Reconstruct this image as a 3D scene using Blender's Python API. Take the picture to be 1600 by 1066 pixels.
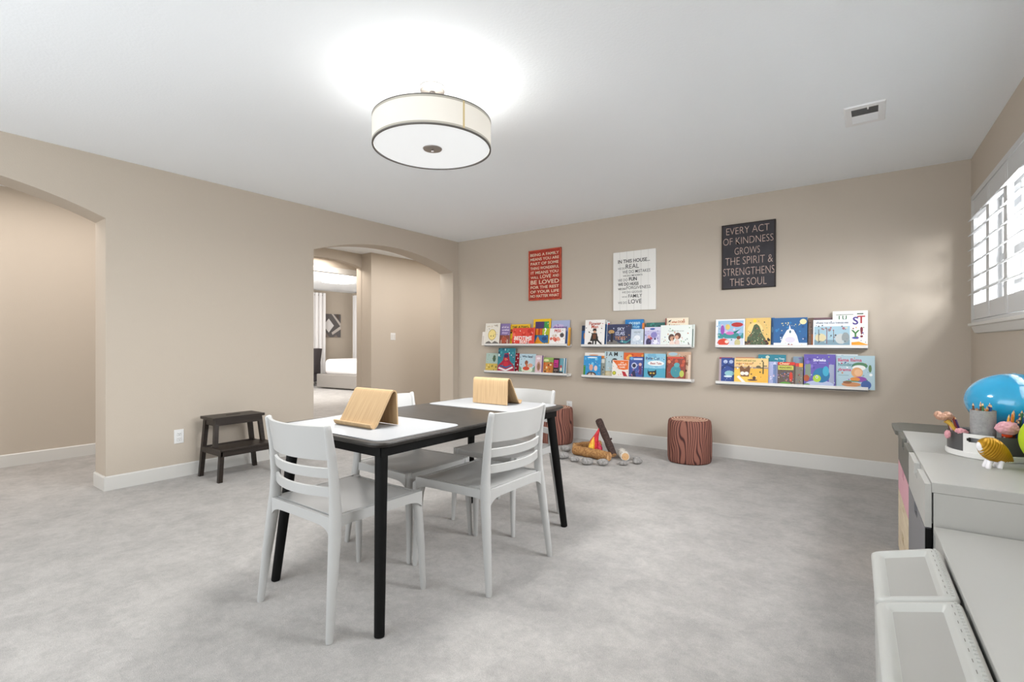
import bpy, bmesh, math, random
from mathutils import Vector, Matrix, noise
for o in list(bpy.data.objects): bpy.data.objects.remove(o)
SC = bpy.context.scene
COL = SC.collection
PI = math.pi
# ------------------------------------------------------------- camera
cam_data = bpy.data.cameras.new('camera')
cam = bpy.data.objects.new('camera', cam_data); COL.objects.link(cam)
cam.location = (0, 0, 1.12)
cam.rotation_euler = (PI/2, 0, math.radians(36.18))
cam_data.sensor_width = 36.0
cam_data.lens = 768.0/1600*36
cam_data.shift_y = 2.8/1600
cam_data.clip_start = 0.02
SC.camera = cam
# ------------------------------------------------------------- world, exposure
W = bpy.data.worlds.new('daylight'); SC.world = W; W.use_nodes = True
W.node_tree.nodes['Background'].inputs[0].default_value = (0.93, 0.96, 1.0, 1)
W.node_tree.nodes['Background'].inputs[1].default_value = 0.85
SC.view_settings.view_transform = 'Standard'
SC.view_settings.look = 'None'
SC.view_settings.gamma = 1.0
SC.view_settings.use_curve_mapping = False
SC.view_settings.exposure = 0.42
SC.cycles.use_denoising = True
SC.cycles.max_bounces = 10
SC.cycles.diffuse_bounces = 6
SC.cycles.sample_clamp_indirect = 6.0
SC.cycles.caustics_reflective = False
SC.cycles.caustics_refractive = False

def lamp(name, kind, loc, energy, color=(1, 1, 1), size=0.1, rot=(0, 0, 0), size_y=None, spread=None):
    d = bpy.data.lights.new(name, kind); d.energy = energy; d.color = color
    if kind == 'AREA':
        d.size = size
        if size_y: d.shape = 'RECTANGLE'; d.size_y = size_y
        if spread: d.spread = spread
    else: d.shadow_soft_size = size
    o = bpy.data.objects.new(name, d); COL.objects.link(o)
    o.location = loc; o.rotation_euler = rot
    return o
# added fill light at the open near end, behind the camera; no window there
lamp('added_front_fill', 'AREA', (-2.0, -1.45, 1.45), 52, (0.93, 0.97, 1.0), 3.6, (math.radians(114), 0, 0), 2.0)
# hallway ceiling cans
lamp('hallway_light', 'AREA', (-5.45, 0.3, 2.5), 28, (1, 0.94, 0.90), 0.8, (0, 0, 0), 3.4)
lamp('passage_light', 'AREA', (-5.4, 5.3, 2.5), 37, (1, 0.97, 0.95), 0.7, (0, 0, 0), 4.4)
lamp('vestibule_light', 'AREA', (-6.98, 4.6, 2.5), 12, (1, 0.92, 0.85), 0.3, (0, 0, 0))
lamp('bedroom_daylight', 'AREA', (-9.6, 4.2, 1.5), 70, (1, 0.98, 0.96), 2.4, (PI/2, 0, math.radians(25)), 1.8)

# ------------------------------------------------------------- materials
def srgb(h):
    if isinstance(h, (tuple, list)): return tuple(h)[:3]
    v = [int(h[i:i+2], 16)/255 for i in (0, 2, 4)]
    return tuple(c/12.92 if c <= 0.04045 else ((c+0.055)/1.055)**2.4 for c in v)
_m = {}
def mat(name, col, rough=0.6, metal=0.0, emit=None, es=0.0, bump=None, spec=0.5, var=None, alpha=None, trans=None):
    """procedural principled material; bump=(scale,strength), var=(scale,amount)"""
    if name in _m: return _m[name]
    m = bpy.data.materials.new(name); m.use_nodes = True
    nt = m.node_tree; b = nt.nodes['Principled BSDF']
    c = srgb(col)
    b.inputs['Base Color'].default_value = (*c, 1)
    b.inputs['Roughness'].default_value = rough
    b.inputs['Metallic'].default_value = metal
    b.inputs['Specular IOR Level'].default_value = spec
    if emit:
        b.inputs['Emission Color'].default_value = (*srgb(emit), 1)
        b.inputs['Emission Strength'].default_value = es
    if alpha is not None: b.inputs['Alpha'].default_value = alpha
    if trans is not None: b.inputs['Transmission Weight'].default_value = trans
    if bump or var: tc = nt.nodes.new('ShaderNodeTexCoord')
    if var:
        n = nt.nodes.new('ShaderNodeTexNoise'); n.inputs['Scale'].default_value = var[0]; n.inputs['Detail'].default_value = 6
        nt.links.new(tc.outputs['Object'], n.inputs['Vector'])
        r = nt.nodes.new('ShaderNodeValToRGB')
        a = var[1]
        r.color_ramp.elements[0].position = 0.3; r.color_ramp.elements[1].position = 0.7
        r.color_ramp.elements[0].color = (*[max(0, x*(1-a)) for x in c], 1)
        r.color_ramp.elements[1].color = (*[min(1, x*(1+a)) for x in c], 1)
        nt.links.new(n.outputs['Fac'], r.inputs[0]); nt.links.new(r.outputs[0], b.inputs['Base Color'])
    if bump:
        n = nt.nodes.new('ShaderNodeTexNoise'); n.inputs['Scale'].default_value = bump[0]; n.inputs['Detail'].default_value = 4
        nt.links.new(tc.outputs['Object'], n.inputs['Vector'])
        bp = nt.nodes.new('ShaderNodeBump'); bp.inputs['Strength'].default_value = bump[1]; bp.inputs['Distance'].default_value = 0.01
        nt.links.new(n.outputs['Fac'], bp.inputs['Height']); nt.links.new(bp.outputs[0], b.inputs['Normal'])
    _m[name] = m
    return m
def flat(h): return mat('ink_'+h, h, 0.55)

def wood(name, c1, c2, axis='Z', scale=18, rough=0.5, stretch=10, contrast=(0.35, 0.65), bump=0.0):
    if name in _m: return _m[name]
    m = bpy.data.materials.new(name); m.use_nodes = True; nt = m.node_tree; b = nt.nodes['Principled BSDF']
    tc = nt.nodes.new('ShaderNodeTexCoord'); mp = nt.nodes.new('ShaderNodeMapping')
    s = [scale]*3
    for ax in axis: s['XYZ'.index(ax)] = scale/stretch
    mp.inputs['Scale'].default_value = s
    n = nt.nodes.new('ShaderNodeTexNoise'); n.inputs['Scale'].default_value = 3.0; n.inputs['Detail'].default_value = 5
    r = nt.nodes.new('ShaderNodeValToRGB'); r.color_ramp.elements[0].color = (*srgb(c1), 1); r.color_ramp.elements[1].color = (*srgb(c2), 1)
    r.color_ramp.elements[0].position = contrast[0]; r.color_ramp.elements[1].position = contrast[1]
    L = nt.links.new
    L(tc.outputs['Object'], mp.inputs[0]); L(mp.outputs[0], n.inputs['Vector']); L(n.outputs['Fac'], r.inputs[0]); L(r.outputs[0], b.inputs['Base Color'])
    b.inputs['Roughness'].default_value = rough
    if bump:
        bp = nt.nodes.new('ShaderNodeBump'); bp.inputs['Strength'].default_value = bump; bp.inputs['Distance'].default_value = 0.01
        L(n.outputs['Fac'], bp.inputs['Height']); L(bp.outputs[0], b.inputs['Normal'])
    _m[name] = m
    return m

def carpet():
    m = bpy.data.materials.new('carpet'); m.use_nodes = True; nt = m.node_tree; b = nt.nodes['Principled BSDF']; L = nt.links.new
    tc = nt.nodes.new('ShaderNodeTexCoord')
    def N(scale, detail, rough=0.6, dist=0.0):
        n = nt.nodes.new('ShaderNodeTexNoise'); n.inputs['Scale'].default_value = scale; n.inputs['Detail'].default_value = detail
        n.inputs['Roughness'].default_value = rough; n.inputs['Distortion'].default_value = dist
        L(tc.outputs['Object'], n.inputs['Vector']); return n
    big = N(4.2, 10, 0.82, 0.2); mid = N(24, 8, 0.9, 0.2); fine = N(260, 3, 0.7)
    def ramp(n, p0, p1, v0, v1):
        r = nt.nodes.new('ShaderNodeMapRange'); r.inputs[1].default_value = p0; r.inputs[2].default_value = p1
        r.inputs[3].default_value = v0; r.inputs[4].default_value = v1; L(n.outputs['Fac'], r.inputs[0]); return r
    a = ramp(big, 0.38, 0.60, 0.81, 1.07); c = ramp(mid, 0.36, 0.62, 0.86, 1.07); f = ramp(fine, 0.3, 0.7, 0.8, 1.16)
    m1 = nt.nodes.new('ShaderNodeMath'); m1.operation = 'MULTIPLY'; L(a.outputs[0], m1.inputs[0]); L(c.outputs[0], m1.inputs[1])
    m2 = nt.nodes.new('ShaderNodeMath'); m2.operation = 'MULTIPLY'; L(m1.outputs[0], m2.inputs[0]); L(f.outputs[0], m2.inputs[1])
    vm = nt.nodes.new('ShaderNodeVectorMath'); vm.operation = 'SCALE'; vm.inputs[0].default_value = CARPET; L(m2.outputs[0], vm.inputs['Scale'])
    L(vm.outputs[0], b.inputs['Base Color']); b.inputs['Roughness'].default_value = 1.0; b.inputs['Specular IOR Level'].default_value = 0.1
    b.inputs['Sheen Weight'].default_value = 0.25
    ad = nt.nodes.new('ShaderNodeMath'); ad.operation = 'ADD'; L(mid.outputs['Fac'], ad.inputs[0]); L(fine.outputs['Fac'], ad.inputs[1])
    bp = nt.nodes.new('ShaderNodeBump'); bp.inputs['Strength'].default_value = 0.5; bp.inputs['Distance'].default_value = 0.012
    L(ad.outputs[0], bp.inputs['Height']); L(bp.outputs[0], b.inputs['Normal'])
    return m

def bark():
    m = bpy.data.materials.new('printed_bark'); m.use_nodes = True; nt = m.node_tree; b = nt.nodes['Principled BSDF']; L = nt.links.new
    at = nt.nodes.new('ShaderNodeTexCoord')
    mp = nt.nodes.new('ShaderNodeMapping'); mp.inputs['Scale'].default_value = (1, 1, 0.30); L(at.outputs['Object'], mp.inputs[0])
    n = nt.nodes.new('ShaderNodeTexNoise'); n.inputs['Scale'].default_value = 9.0; n.inputs['Detail'].default_value = 0.6; L(mp.outputs[0], n.inputs['Vector'])
    sx = nt.nodes.new('ShaderNodeSeparateXYZ'); L(at.outputs['Object'], sx.inputs[0])
    an = nt.nodes.new('ShaderNodeMath'); an.operation = 'ARCTAN2'; L(sx.outputs[1], an.inputs[0]); L(sx.outputs[0], an.inputs[1])
    ak = nt.nodes.new('ShaderNodeMath'); ak.operation = 'MULTIPLY'; ak.inputs[1].default_value = 42; L(an.outputs[0], ak.inputs[0])
    mu = nt.nodes.new('ShaderNodeMath'); mu.operation = 'MULTIPLY_ADD'; mu.inputs[1].default_value = 34; L(n.outputs['Fac'], mu.inputs[0]); L(ak.outputs[0], mu.inputs[2])
    si = nt.nodes.new('ShaderNodeMath'); si.operation = 'SINE'; L(mu.outputs[0], si.inputs[0])
    r = nt.nodes.new('ShaderNodeValToRGB'); e = r.color_ramp.elements
    e[0].position = 0.0; e[0].color = (*srgb('8c5c4e'), 1); e[1].position = 0.9; e[1].color = (*srgb('3e2320'), 1)
    x = e.new(0.45); x.color = (*srgb('7d4a3f'), 1); x = e.new(0.65); x.color = (*srgb('653b33'), 1)
    L(si.outputs[0], r.inputs[0]); L(r.outputs[0], b.inputs['Base Color']); b.inputs['Roughness'].default_value = 0.85
    return m
def rings(name, c1, c2, sc=60):
    m = bpy.data.materials.new(name); m.use_nodes = True; nt = m.node_tree; b = nt.nodes['Principled BSDF']; L = nt.links.new
    tc = nt.nodes.new('ShaderNodeTexCoord'); w = nt.nodes.new('ShaderNodeTexWave'); w.wave_type = 'RINGS'; w.rings_direction = 'Z'
    w.inputs['Scale'].default_value = sc/6; w.inputs['Distortion'].default_value = 3; w.inputs['Detail'].default_value = 2
    r = nt.nodes.new('ShaderNodeValToRGB'); r.color_ramp.elements[0].color = (*srgb(c1), 1); r.color_ramp.elements[1].color = (*srgb(c2), 1)
    r.color_ramp.elements[0].position = 0.3; r.color_ramp.elements[1].position = 0.8
    L(tc.outputs['Object'], w.inputs['Vector']); L(w.outputs['Fac'], r.inputs[0]); L(r.outputs[0], b.inputs['Base Color']); b.inputs['Roughness'].default_value = 0.85
    return m

CARPET = (0.450, 0.430, 0.409)
WALL = mat('wall_paint', (0.53, 0.467, 0.392), 0.85, bump=(130, 0.08), spec=0.2)
WALL_HALL = WALL
CEIL = mat('ceiling_paint', (0.91, 0.945, 0.975), 0.9, bump=(70, 0.10), spec=0.1)
TRIM = mat('trim_paint', (0.66, 0.65, 0.62), 0.4)
WHITE = mat('white_lacquer', (0.45, 0.447, 0.424), 0.4)
CARP = carpet()
CHAIR = mat('light_grey_plastic', (0.44, 0.44, 0.43), 0.45)
BLACK = mat('black_paint', (0.006, 0.006, 0.006), 0.55, spec=0.12)
TOPB = wood('black_stained_veneer', (0.022, 0.019, 0.016), (0.042, 0.036, 0.030), 'X', 30, 0.42)
ESPRESSO = wood('espresso_wood', (0.011, 0.007, 0.005), (0.024, 0.015, 0.010), 'Y', 20, 0.42)
BAMBOO = wood('bamboo_ply', 'a88a64', 'c3a67f', 'YZ', 70, 0.5, 30, (0.25, 0.75))
METAL = mat('brushed_nickel', (0.42, 0.39, 0.37), 0.35, 1.0)

# ------------------------------------------------------------- mesh helpers
def link(name, bm, m, parent=None, smooth=False, auto=None):
    bmesh.ops.recalc_face_normals(bm, faces=bm.faces)
    me = bpy.data.meshes.new(name); bm.to_mesh(me); bm.free()
    for x in (m if isinstance(m, (list, tuple)) else [m]): me.materials.append(x)
    if smooth:
        for p in me.polygons: p.use_smooth = True
        if auto:
            me.set_sharp_from_angle(angle=math.radians(auto))
    o = bpy.data.objects.new(name, me); COL.objects.link(o)
    if parent: o.parent = parent
    return o
def tag(o, label=None, cat=None, group=None, kind=None):
    if label: o['label'] = label
    if cat: o['category'] = cat
    if group: o['group'] = group
    if kind: o['kind'] = kind
    return o
def thing(name, label, cat, loc=(0, 0, 0), rz=0.0, group=None):
    o = bpy.data.objects.new(name, None); COL.objects.link(o); o.empty_display_size = 0.05
    o.location = loc; o.rotation_euler = (0, 0, rz)
    return tag(o, label, cat, group)
def dup(root, loc, rz, label, group=None):
    r = root.copy(); COL.objects.link(r); r.location = loc; r.rotation_euler = (0, 0, rz); r['label'] = label
    if group: r['group'] = group
    for ch in root.children:
        c = ch.copy(); COL.objects.link(c); c.parent = r
        for g in ch.children:
            d = g.copy(); COL.objects.link(d); d.parent = c
    return r
def box(bm, x0, x1, y0, y1, z0, z1, bev=0.0, seg=2, M=None, mi=0):
    r = bmesh.ops.create_cube(bm, size=1.0)
    vs = r['verts']
    for v in vs: v.co = Vector(((x0+x1)/2+v.co.x*(x1-x0), (y0+y1)/2+v.co.y*(y1-y0), (z0+z1)/2+v.co.z*(z1-z0)))
    fs = set(f for v in vs for f in v.link_faces)
    if bev > 0:
        es = list(set(e for v in vs for e in v.link_edges))
        rb = bmesh.ops.bevel(bm, geom=es, offset=bev, segments=seg, affect='EDGES', profile=0.5)
        vs = list(set(rb['verts']) | set(v for v in vs if v.is_valid)); fs = set(f for v in vs for f in v.link_faces)
    if M is not None:
        for v in vs: v.co = M @ v.co
    if mi:
        for f in fs: f.material_index = mi
    return vs
def tube(bm, pts, radii, seg=14, ratio=None, up=None, cap=True, mi=0):
    """swept elliptical tube; radii = list of r or (ra, rb)"""
    pts = [Vector(p) for p in pts]; rings_ = []
    prev = None
    for i, p in enumerate(pts):
        t = (pts[min(i+1, len(pts)-1)] - pts[max(i-1, 0)]).normalized()
        u = Vector(up) if up else (Vector((1, 0, 0)) if abs(t.x) < 0.9 else Vector((0, 1, 0)))
        if prev is not None and not up: u = prev
        a = (u - t*u.dot(t)).normalized(); b = t.cross(a); prev = a
        r = radii[i] if isinstance(radii, (list, tuple)) else radii
        ra, rb = r if isinstance(r, (list, tuple)) else (r, r)
        rings_.append([bm.verts.new(p + a*ra*math.cos(2*PI*k/seg) + b*rb*math.sin(2*PI*k/seg)) for k in range(seg)])
    for i in range(len(rings_)-1):
        for k in range(seg):
            f = bm.faces.new((rings_[i][k], rings_[i][(k+1) % seg], rings_[i+1][(k+1) % seg], rings_[i+1][k])); f.material_index = mi
    if cap:
        bm.faces.new(rings_[0][::-1]).material_index = mi; bm.faces.new(rings_[-1]).material_index = mi
    return rings_
def lathe(bm, prof, seg=48, c=(0, 0, 0), close=False, mi=0):
    rs = []
    for r, z in prof:
        if r < 1e-6: rs.append([bm.verts.new((c[0], c[1], c[2]+z))])
        else: rs.append([bm.verts.new((c[0]+r*math.cos(2*PI*k/seg), c[1]+r*math.sin(2*PI*k/seg), c[2]+z)) for k in range(seg)])
    for i in range(len(rs)-1 + (1 if close else 0)):
        A, B = rs[i], rs[(i+1) % len(rs)]
        for k in range(seg):
            k2 = (k+1) % seg
            if len(A) == 1 and len(B) == 1: continue
            if len(A) == 1: f = bm.faces.new((A[0], B[k2], B[k]))
            elif len(B) == 1: f = bm.faces.new((A[k], A[k2], B[0]))
            else: f = bm.faces.new((A[k], A[k2], B[k2], B[k]))
            f.material_index = mi
    return rs
def prism(bm, pts, d, mi=0):
    """extrude a 3D polygon by vector d"""
    d = Vector(d)
    a = [bm.verts.new(p) for p in pts]; b = [bm.verts.new(Vector(p)+d) for p in pts]
    fs = [bm.faces.new(a), bm.faces.new(b[::-1])]
    n = len(a)
    for i in range(n): fs.append(bm.faces.new((a[i], b[i], b[(i+1) % n], a[(i+1) % n])))
    for f in fs: f.material_index = mi
    return a, b
def grid_solid(bm, fn, nu, nv, thick):
    """surface fn(u,v)->Vector thickened along its normal by thick(u,v)"""
    P = [[Vector(fn(i/nu, j/nv)) for j in range(nv+1)] for i in range(nu+1)]
    def nrm(i, j):
        a = P[min(i+1, nu)][j]-P[max(i-1, 0)][j]; b = P[i][min(j+1, nv)]-P[i][max(j-1, 0)]
        return a.cross(b).normalized()
    T = [[bm.verts.new(P[i][j]) for j in range(nv+1)] for i in range(nu+1)]
    Bt = [[bm.verts.new(P[i][j]-nrm(i, j)*(thick(i/nu, j/nv) if callable(thick) else thick)) for j in range(nv+1)] for i in range(nu+1)]
    for i in range(nu):
        for j in range(nv):
            bm.faces.new((T[i][j], T[i+1][j], T[i+1][j+1], T[i][j+1])); bm.faces.new((Bt[i][j], Bt[i][j+1], Bt[i+1][j+1], Bt[i+1][j]))
    for i in range(nu):
        bm.faces.new((T[i][0], Bt[i][0], Bt[i+1][0], T[i+1][0])); bm.faces.new((T[i][nv], T[i+1][nv], Bt[i+1][nv], Bt[i][nv]))
    for j in range(nv):
        bm.faces.new((T[0][j], T[0][j+1], Bt[0][j+1], Bt[0][j])); bm.faces.new((T[nu][j], Bt[nu][j], Bt[nu][j+1], T[nu][j+1]))
def rrect(x0, x1, y0, y1, r, n=6):
    out = []
    for cx, cy, a0 in ((x1-r, y0+r, -PI/2), (x1-r, y1-r, 0), (x0+r, y1-r, PI/2), (x0+r, y0+r, PI)):
        for k in range(n+1):
            a = a0 + PI/2*k/n; out.append((cx+r*math.cos(a), cy+r*math.sin(a)))
    return out
def text_mesh(txt, weight=0.0):
    cu = bpy.data.curves.new('t', 'FONT'); cu.body = txt; cu.align_x = 'CENTER'; cu.align_y = 'CENTER'; cu.offset = weight; cu.resolution_u = 3
    o = bpy.data.objects.new('t', cu); COL.objects.link(o)
    bpy.context.view_layer.update()
    me = bpy.data.meshes.new_from_object(o.evaluated_get(bpy.context.evaluated_depsgraph_get()))
    bpy.data.objects.remove(o); bpy.data.curves.remove(cu)
    return me
def add_text(bm, txt, cx, cy, w, y, h=None, weight=0.0, mi=0):
    """lettering in the XZ plane at depth y, fitted to width w (and height h)"""
    me = text_mesh(txt, weight)
    xs = [v.co.x for v in me.vertices]; ys = [v.co.y for v in me.vertices]
    if not xs: return 0
    sw = w/(max(xs)-min(xs)); sh = sw if h is None else h/(max(ys)-min(ys))
    mx, my = (max(xs)+min(xs))/2, (max(ys)+min(ys))/2
    vs = [bm.verts.new((cx+(v.co.x-mx)*sw, y, cy+(v.co.y-my)*sh)) for v in me.vertices]
    for p in me.polygons:
        try: bm.faces.new([vs[i] for i in p.vertices]).material_index = mi
        except ValueError: pass
    bpy.data.meshes.remove(me)
    return sh
# ============================================================= STRUCTURE
H = 2.529; XL = -4.673; YB = 5.114; XH = -6.30
def struct(name, bm, m, **k): return tag(link(name, bm, m, **k), kind='structure')
bm = bmesh.new(); box(bm, -13.0, 1.2, -2.2, 10.0, -0.12, 0.0); struct('floor', bm, CARP)
bm = bmesh.new(); box(bm, -7.42, 1.2, -2.2, 8.0, H, H+0.12); struct('ceiling', bm, CEIL)
def arch_pts(y0, y1, zs, rise, n=28):
    """points of a segmental arch from (y0, zs) to (y1, zs)"""
    hw = (y1-y0)/2; R = (hw*hw+rise*rise)/(2*rise); c = (y0+y1)/2; zc = zs+rise-R
    return [(y0+(y1-y0)*i/n, zc+math.sqrt(R*R-(y0+(y1-y0)*i/n-c)**2)) for i in range(n+1)]
def arch_wall(bm, X, dx, y0, y1, openings, zt):
    poly = [(y0, 0)]
    for a, b, zs, rise in openings: poly += [(a, 0)] + arch_pts(a, b, zs, rise) + [(b, 0)]
    poly += [(y1, 0), (y1, zt), (y0, zt)]
    prism(bm, [(X, y, z) for y, z in poly], (dx, 0, 0))
A1 = (-0.93, 1.186, 2.062, 0.22); A2 = (2.902, 5.009, 2.09, 0.185)
bm = bmesh.new(); arch_wall(bm, XL, -0.25, -1.6, YB+0.14, [A1, A2], H+0.02)
box(bm, XL-0.25, XL, YB+0.14, 7.9, 0, H+0.02); struct('wall_left', bm, WALL)
bm = bmesh.new(); box(bm, XL+0.0005, 0.72, YB, YB+0.14, 0, H+0.02); struct('wall_back', bm, WALL)
# hallway beyond the arches
bm = bmesh.new(); box(bm, XH-0.14, XH, -1.6, 3.3, 0, H+0.02); box(bm, XH-0.9, XL, -1.75, -1.61, 0, H+0.02); struct('wall_hallway', bm, WALL)
bm = bmesh.new(); box(bm, XH-0.24, XH, 4.893, 7.9, 0, H+0.02); box(bm, XH-0.1, XL, 7.91, 8.05, 0, H+0.02); struct('wall_passage', bm, WALL)
bm = bmesh.new(); arch_wall(bm, XH-0.24, -0.12, 3.1, 4.95, [(3.72, 4.888, 2.312, 0.078)], H+0.02); struct('wall_vestibule', bm, WALL)
# bedroom beyond the doorway
XD = -7.3
bm = bmesh.new(); arch_wall(bm, XD, -0.12, 2.6, 9.1, [(4.40, 5.49, 2.30, 0.001)], 2.62)
box(bm, XD, XH-0.36, 5.80, 5.90, 0, H+0.02); box(bm, XD, XH-0.36, 3.0, 3.1, 0, H+0.02); struct('wall_doorway', bm, WALL)
bm = bmesh.new()
for y0, y1 in ((4.32, 4.405), (5.485, 5.57)): box(bm, XD, XD+0.018, y0, y1, 0, 2.385, 0.004); box(bm, XD-0.12, XD, y0+(0.07 if y0 < 5 else 0), y1-(0 if y0 < 5 else 0.07), 0, 2.31)
box(bm, XD, XD+0.018, 4.32, 5.57, 2.295, 2.385, 0.004); struct('trim_1', bm, TRIM)
bm = bmesh.new(); box(bm, -12.6, -12.45, 2.6, 9.2, 0, 2.75); struct('wall_bedroom_left', bm, WALL)
bm = bmesh.new(); box(bm, -12.45, XD-0.12, 8.98, 9.12, 0, 2.75); struct('wall_bedroom_back', bm, WALL)
bm = bmesh.new(); box(bm, -12.45, XD-0.12, 2.6, 2.75, 0, 2.75); struct('wall_bedroom_near', bm, WALL)
bm = bmesh.new(); box(bm, -12.6, XD-0.12, 2.6, 9.12, 2.585, 2.7); struct('ceiling_bedroom', bm, CEIL)

# right wall: its own frame, s runs along the wall towards the camera, t outwards
MR = Matrix(((0.02477, 0.99969, 0, 0.616), (-0.99969, 0.02477, 0, YB), (0, 0, 1, 0), (0, 0, 0, 1)))
WS0, WS1, WZ0, WZ1 = 0.24, 3.20, 1.262, 2.185
bm = bmesh.new()
for b in ((0, 6.8, 0, 0.16, 0, WZ0), (0, 6.8, 0, 0.16, WZ1, H+0.02), (0, WS0, 0, 0.16, WZ0, WZ1), (WS1, 6.8, 0, 0.16, WZ0, WZ1)): box(bm, *b, M=MR)
struct('wall_right', bm, WALL)

# baseboards
def bb(bm, p, q, h=0.131, t=0.014, z=0.0):
    p = Vector((*p, 0)); q = Vector((*q, 0)); d = (q-p).normalized(); n = Vector((d.y, -d.x, 0))
    L_ = (q-p).length
    prof = [(0, 0), (t, 0), (t, h-0.008), (t*0.5, h), (0, h)]
    prism(bm, [p + n*a + Vector((0, 0, z+c)) for a, c in prof], d*L_)
bm = bmesh.new(); bb(bm, (XL, YB), (0.616, YB)); struct('baseboard_back', bm, TRIM)
bm = bmesh.new(); bb(bm, (XL, 1.186-0.0135), (XL, 2.902+0.0135), 0.108); bb(bm, (XL-0.25, 1.186), (XL+0.0133, 1.186), 0.108); bb(bm, (XL, 2.902), (XL-0.25, 2.902), 0.108)
bb(bm, (XL, 5.009), (XL, YB), 0.12); bb(bm, (XL-0.25, 5.009), (XL+0.0133, 5.009), 0.12); bb(bm, (XL, -1.6), (XL, -0.93), 0.108)
bm2 = bm; struct('baseboard_left', bm2, TRIM)
bm = bmesh.new(); bb(bm, (XH, -1.6), (XH, 3.3), 0.112); struct('baseboard_hallway', bm, TRIM)
a = MR @ Vector((0, 0, 0)); b_ = MR @ Vector((6.6, 0, 0))
bm = bmesh.new(); bb(bm, (a.x, a.y), (b_.x, b_.y)); struct('baseboard_right', bm, TRIM)

# window with plantation shutters
win = bpy.data.objects.new('window_1', None); COL.objects.link(win); win.matrix_world = MR @ Matrix.Translation((WS0, 0, WZ0)); tag(win, kind='structure')
SH = mat('shutter_paint', (0.60, 0.605, 0.605), 0.45)
def wbox(bm, s0, s1, t0, t1, z0, z1, bev=0.0): box(bm, s0-WS0, s1-WS0, t0, t1, z0-WZ0, z1-WZ0, bev)
bm = bmesh.new(); F_ = 0.035
wbox(bm, WS0, WS1, -0.036, 0.05, WZ1-F_, WZ1, 0.003); wbox(bm, WS0, WS1, -0.036, 0.05, WZ0, WZ0+0.02, 0.003)
wbox(bm, WS0, WS0+F_, -0.036, 0.05, WZ0, WZ1, 0.003); wbox(bm, WS1-F_, WS1, -0.036, 0.05, WZ0, WZ1, 0.003)
wbox(bm, WS0-0.001, WS0+0.012, 0.05, 0.16, WZ0, WZ1); wbox(bm, WS1-0.012, WS1, 0.05, 0.16, WZ0, WZ1); wbox(bm, WS0, WS1, 0.05, 0.16, WZ0, WZ0+0.012); wbox(bm, WS0, WS1, 0.05, 0.16, WZ1-0.012, WZ1)
link('window_frame', bm, SH, win)
bm = bmesh.new(); wbox(bm, WS0-0.03, WS1+0.03, -0.05, 0.02, WZ0-0.022, WZ0, 0.004)
pr = [(-0.001, WZ0-0.075), (-0.018, WZ0-0.07), (-0.032, WZ0-0.035), (-0.036, WZ0-0.022), (-0.001, WZ0-0.022)]
prism(bm, [(0.005, t, z-WZ0) for t, z in pr], (WS1-WS0-0.01, 0, 0)); link('window_sill', bm, TRIM, win)
bm = bmesh.new()
for k in range(4):
    s = WS0+0.06+k*0.946; wbox(bm, s-0.022, s+0.022, 0.115, 0.15, WZ0, WZ1)
for z in (WZ0+0.03, (WZ0+WZ1)/2, WZ1-0.03): wbox(bm, WS0, WS1, 0.115, 0.15, z-0.022, z+0.022)
for s in (0.77, 1.72, 2.66):
    wbox(bm, s-0.008, s+0.008, 0.12, 0.14, WZ0, WZ1)
for z in (1.52, 1.95): wbox(bm, WS0, WS1, 0.12, 0.14, z-0.008, z+0.008)
link('window_sash', bm, SH, win)
GL = bpy.data.materials.new('clear_glass'); GL.use_nodes = True; _n = GL.node_tree.nodes; _n.clear()
_o = _n.new('ShaderNodeOutputMaterial'); _x = _n.new('ShaderNodeMixShader'); _t = _n.new('ShaderNodeBsdfTransparent'); _g = _n.new('ShaderNodeBsdfGlossy'); _g.inputs['Roughness'].default_value = 0.02
_x.inputs[0].default_value = 0.06; GL.node_tree.links.new(_t.outputs[0], _x.inputs[1]); GL.node_tree.links.new(_g.outputs[0], _x.inputs[2]); GL.node_tree.links.new(_x.outputs[0], _o.inputs[0])
bm = bmesh.new(); wbox(bm, WS0, WS1, 0.129, 0.133, WZ0, WZ1); link('window_pane', bm, GL, win)
edges = [WS0+F_, 0.765, 1.215, 1.70, 2.19, 2.68, WS1-F_]
for k in range(6):
    s0, s1 = edges[k]+0.002, edges[k+1]-0.002
    bm = bmesh.new(); st = 0.038; z0, z1 = WZ0+0.024, WZ1-F_-0.004
    wbox(bm, s0, s0+st, -0.034, -0.006, z0, z1, 0.003); wbox(bm, s1-st, s1, -0.034, -0.006, z0, z1, 0.003)
    wbox(bm, s0+st, s1-st, -0.032, -0.008, z0, z0+0.105, 0.003); wbox(bm, s0+st, s1-st, -0.032, -0.008, z1-0.135, z1, 0.003)
    pn = link('shutter_panel', bm, SH, win)
    for j in range(6):
        bm = bmesh.new(); zc = 1.490+j*0.1065-WZ0; th = math.radians(37); c, s_ = math.cos(th), math.sin(th)
        prof = []
        for q in range(16):
            an = 2*PI*q/16; u = 0.057*math.cos(an); w = 0.0055*math.sin(an)
            prof.append((-0.020+u*c-w*s_, zc+u*s_+w*c))
        prism(bm, [(s0+st+0.001-WS0, t, z) for t, z in prof], (s1-s0-2*st-0.002, 0, 0))
        link('louver', bm, SH, pn, smooth=True, auto=40)
lamp('side_window_daylight', 'AREA', MR @ Vector((2.30, 0.45, 1.80)), 270, (0.97, 0.98, 1.0), 1.1, (0, math.radians(86), math.radians(-1.4)), 1.7)

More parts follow.
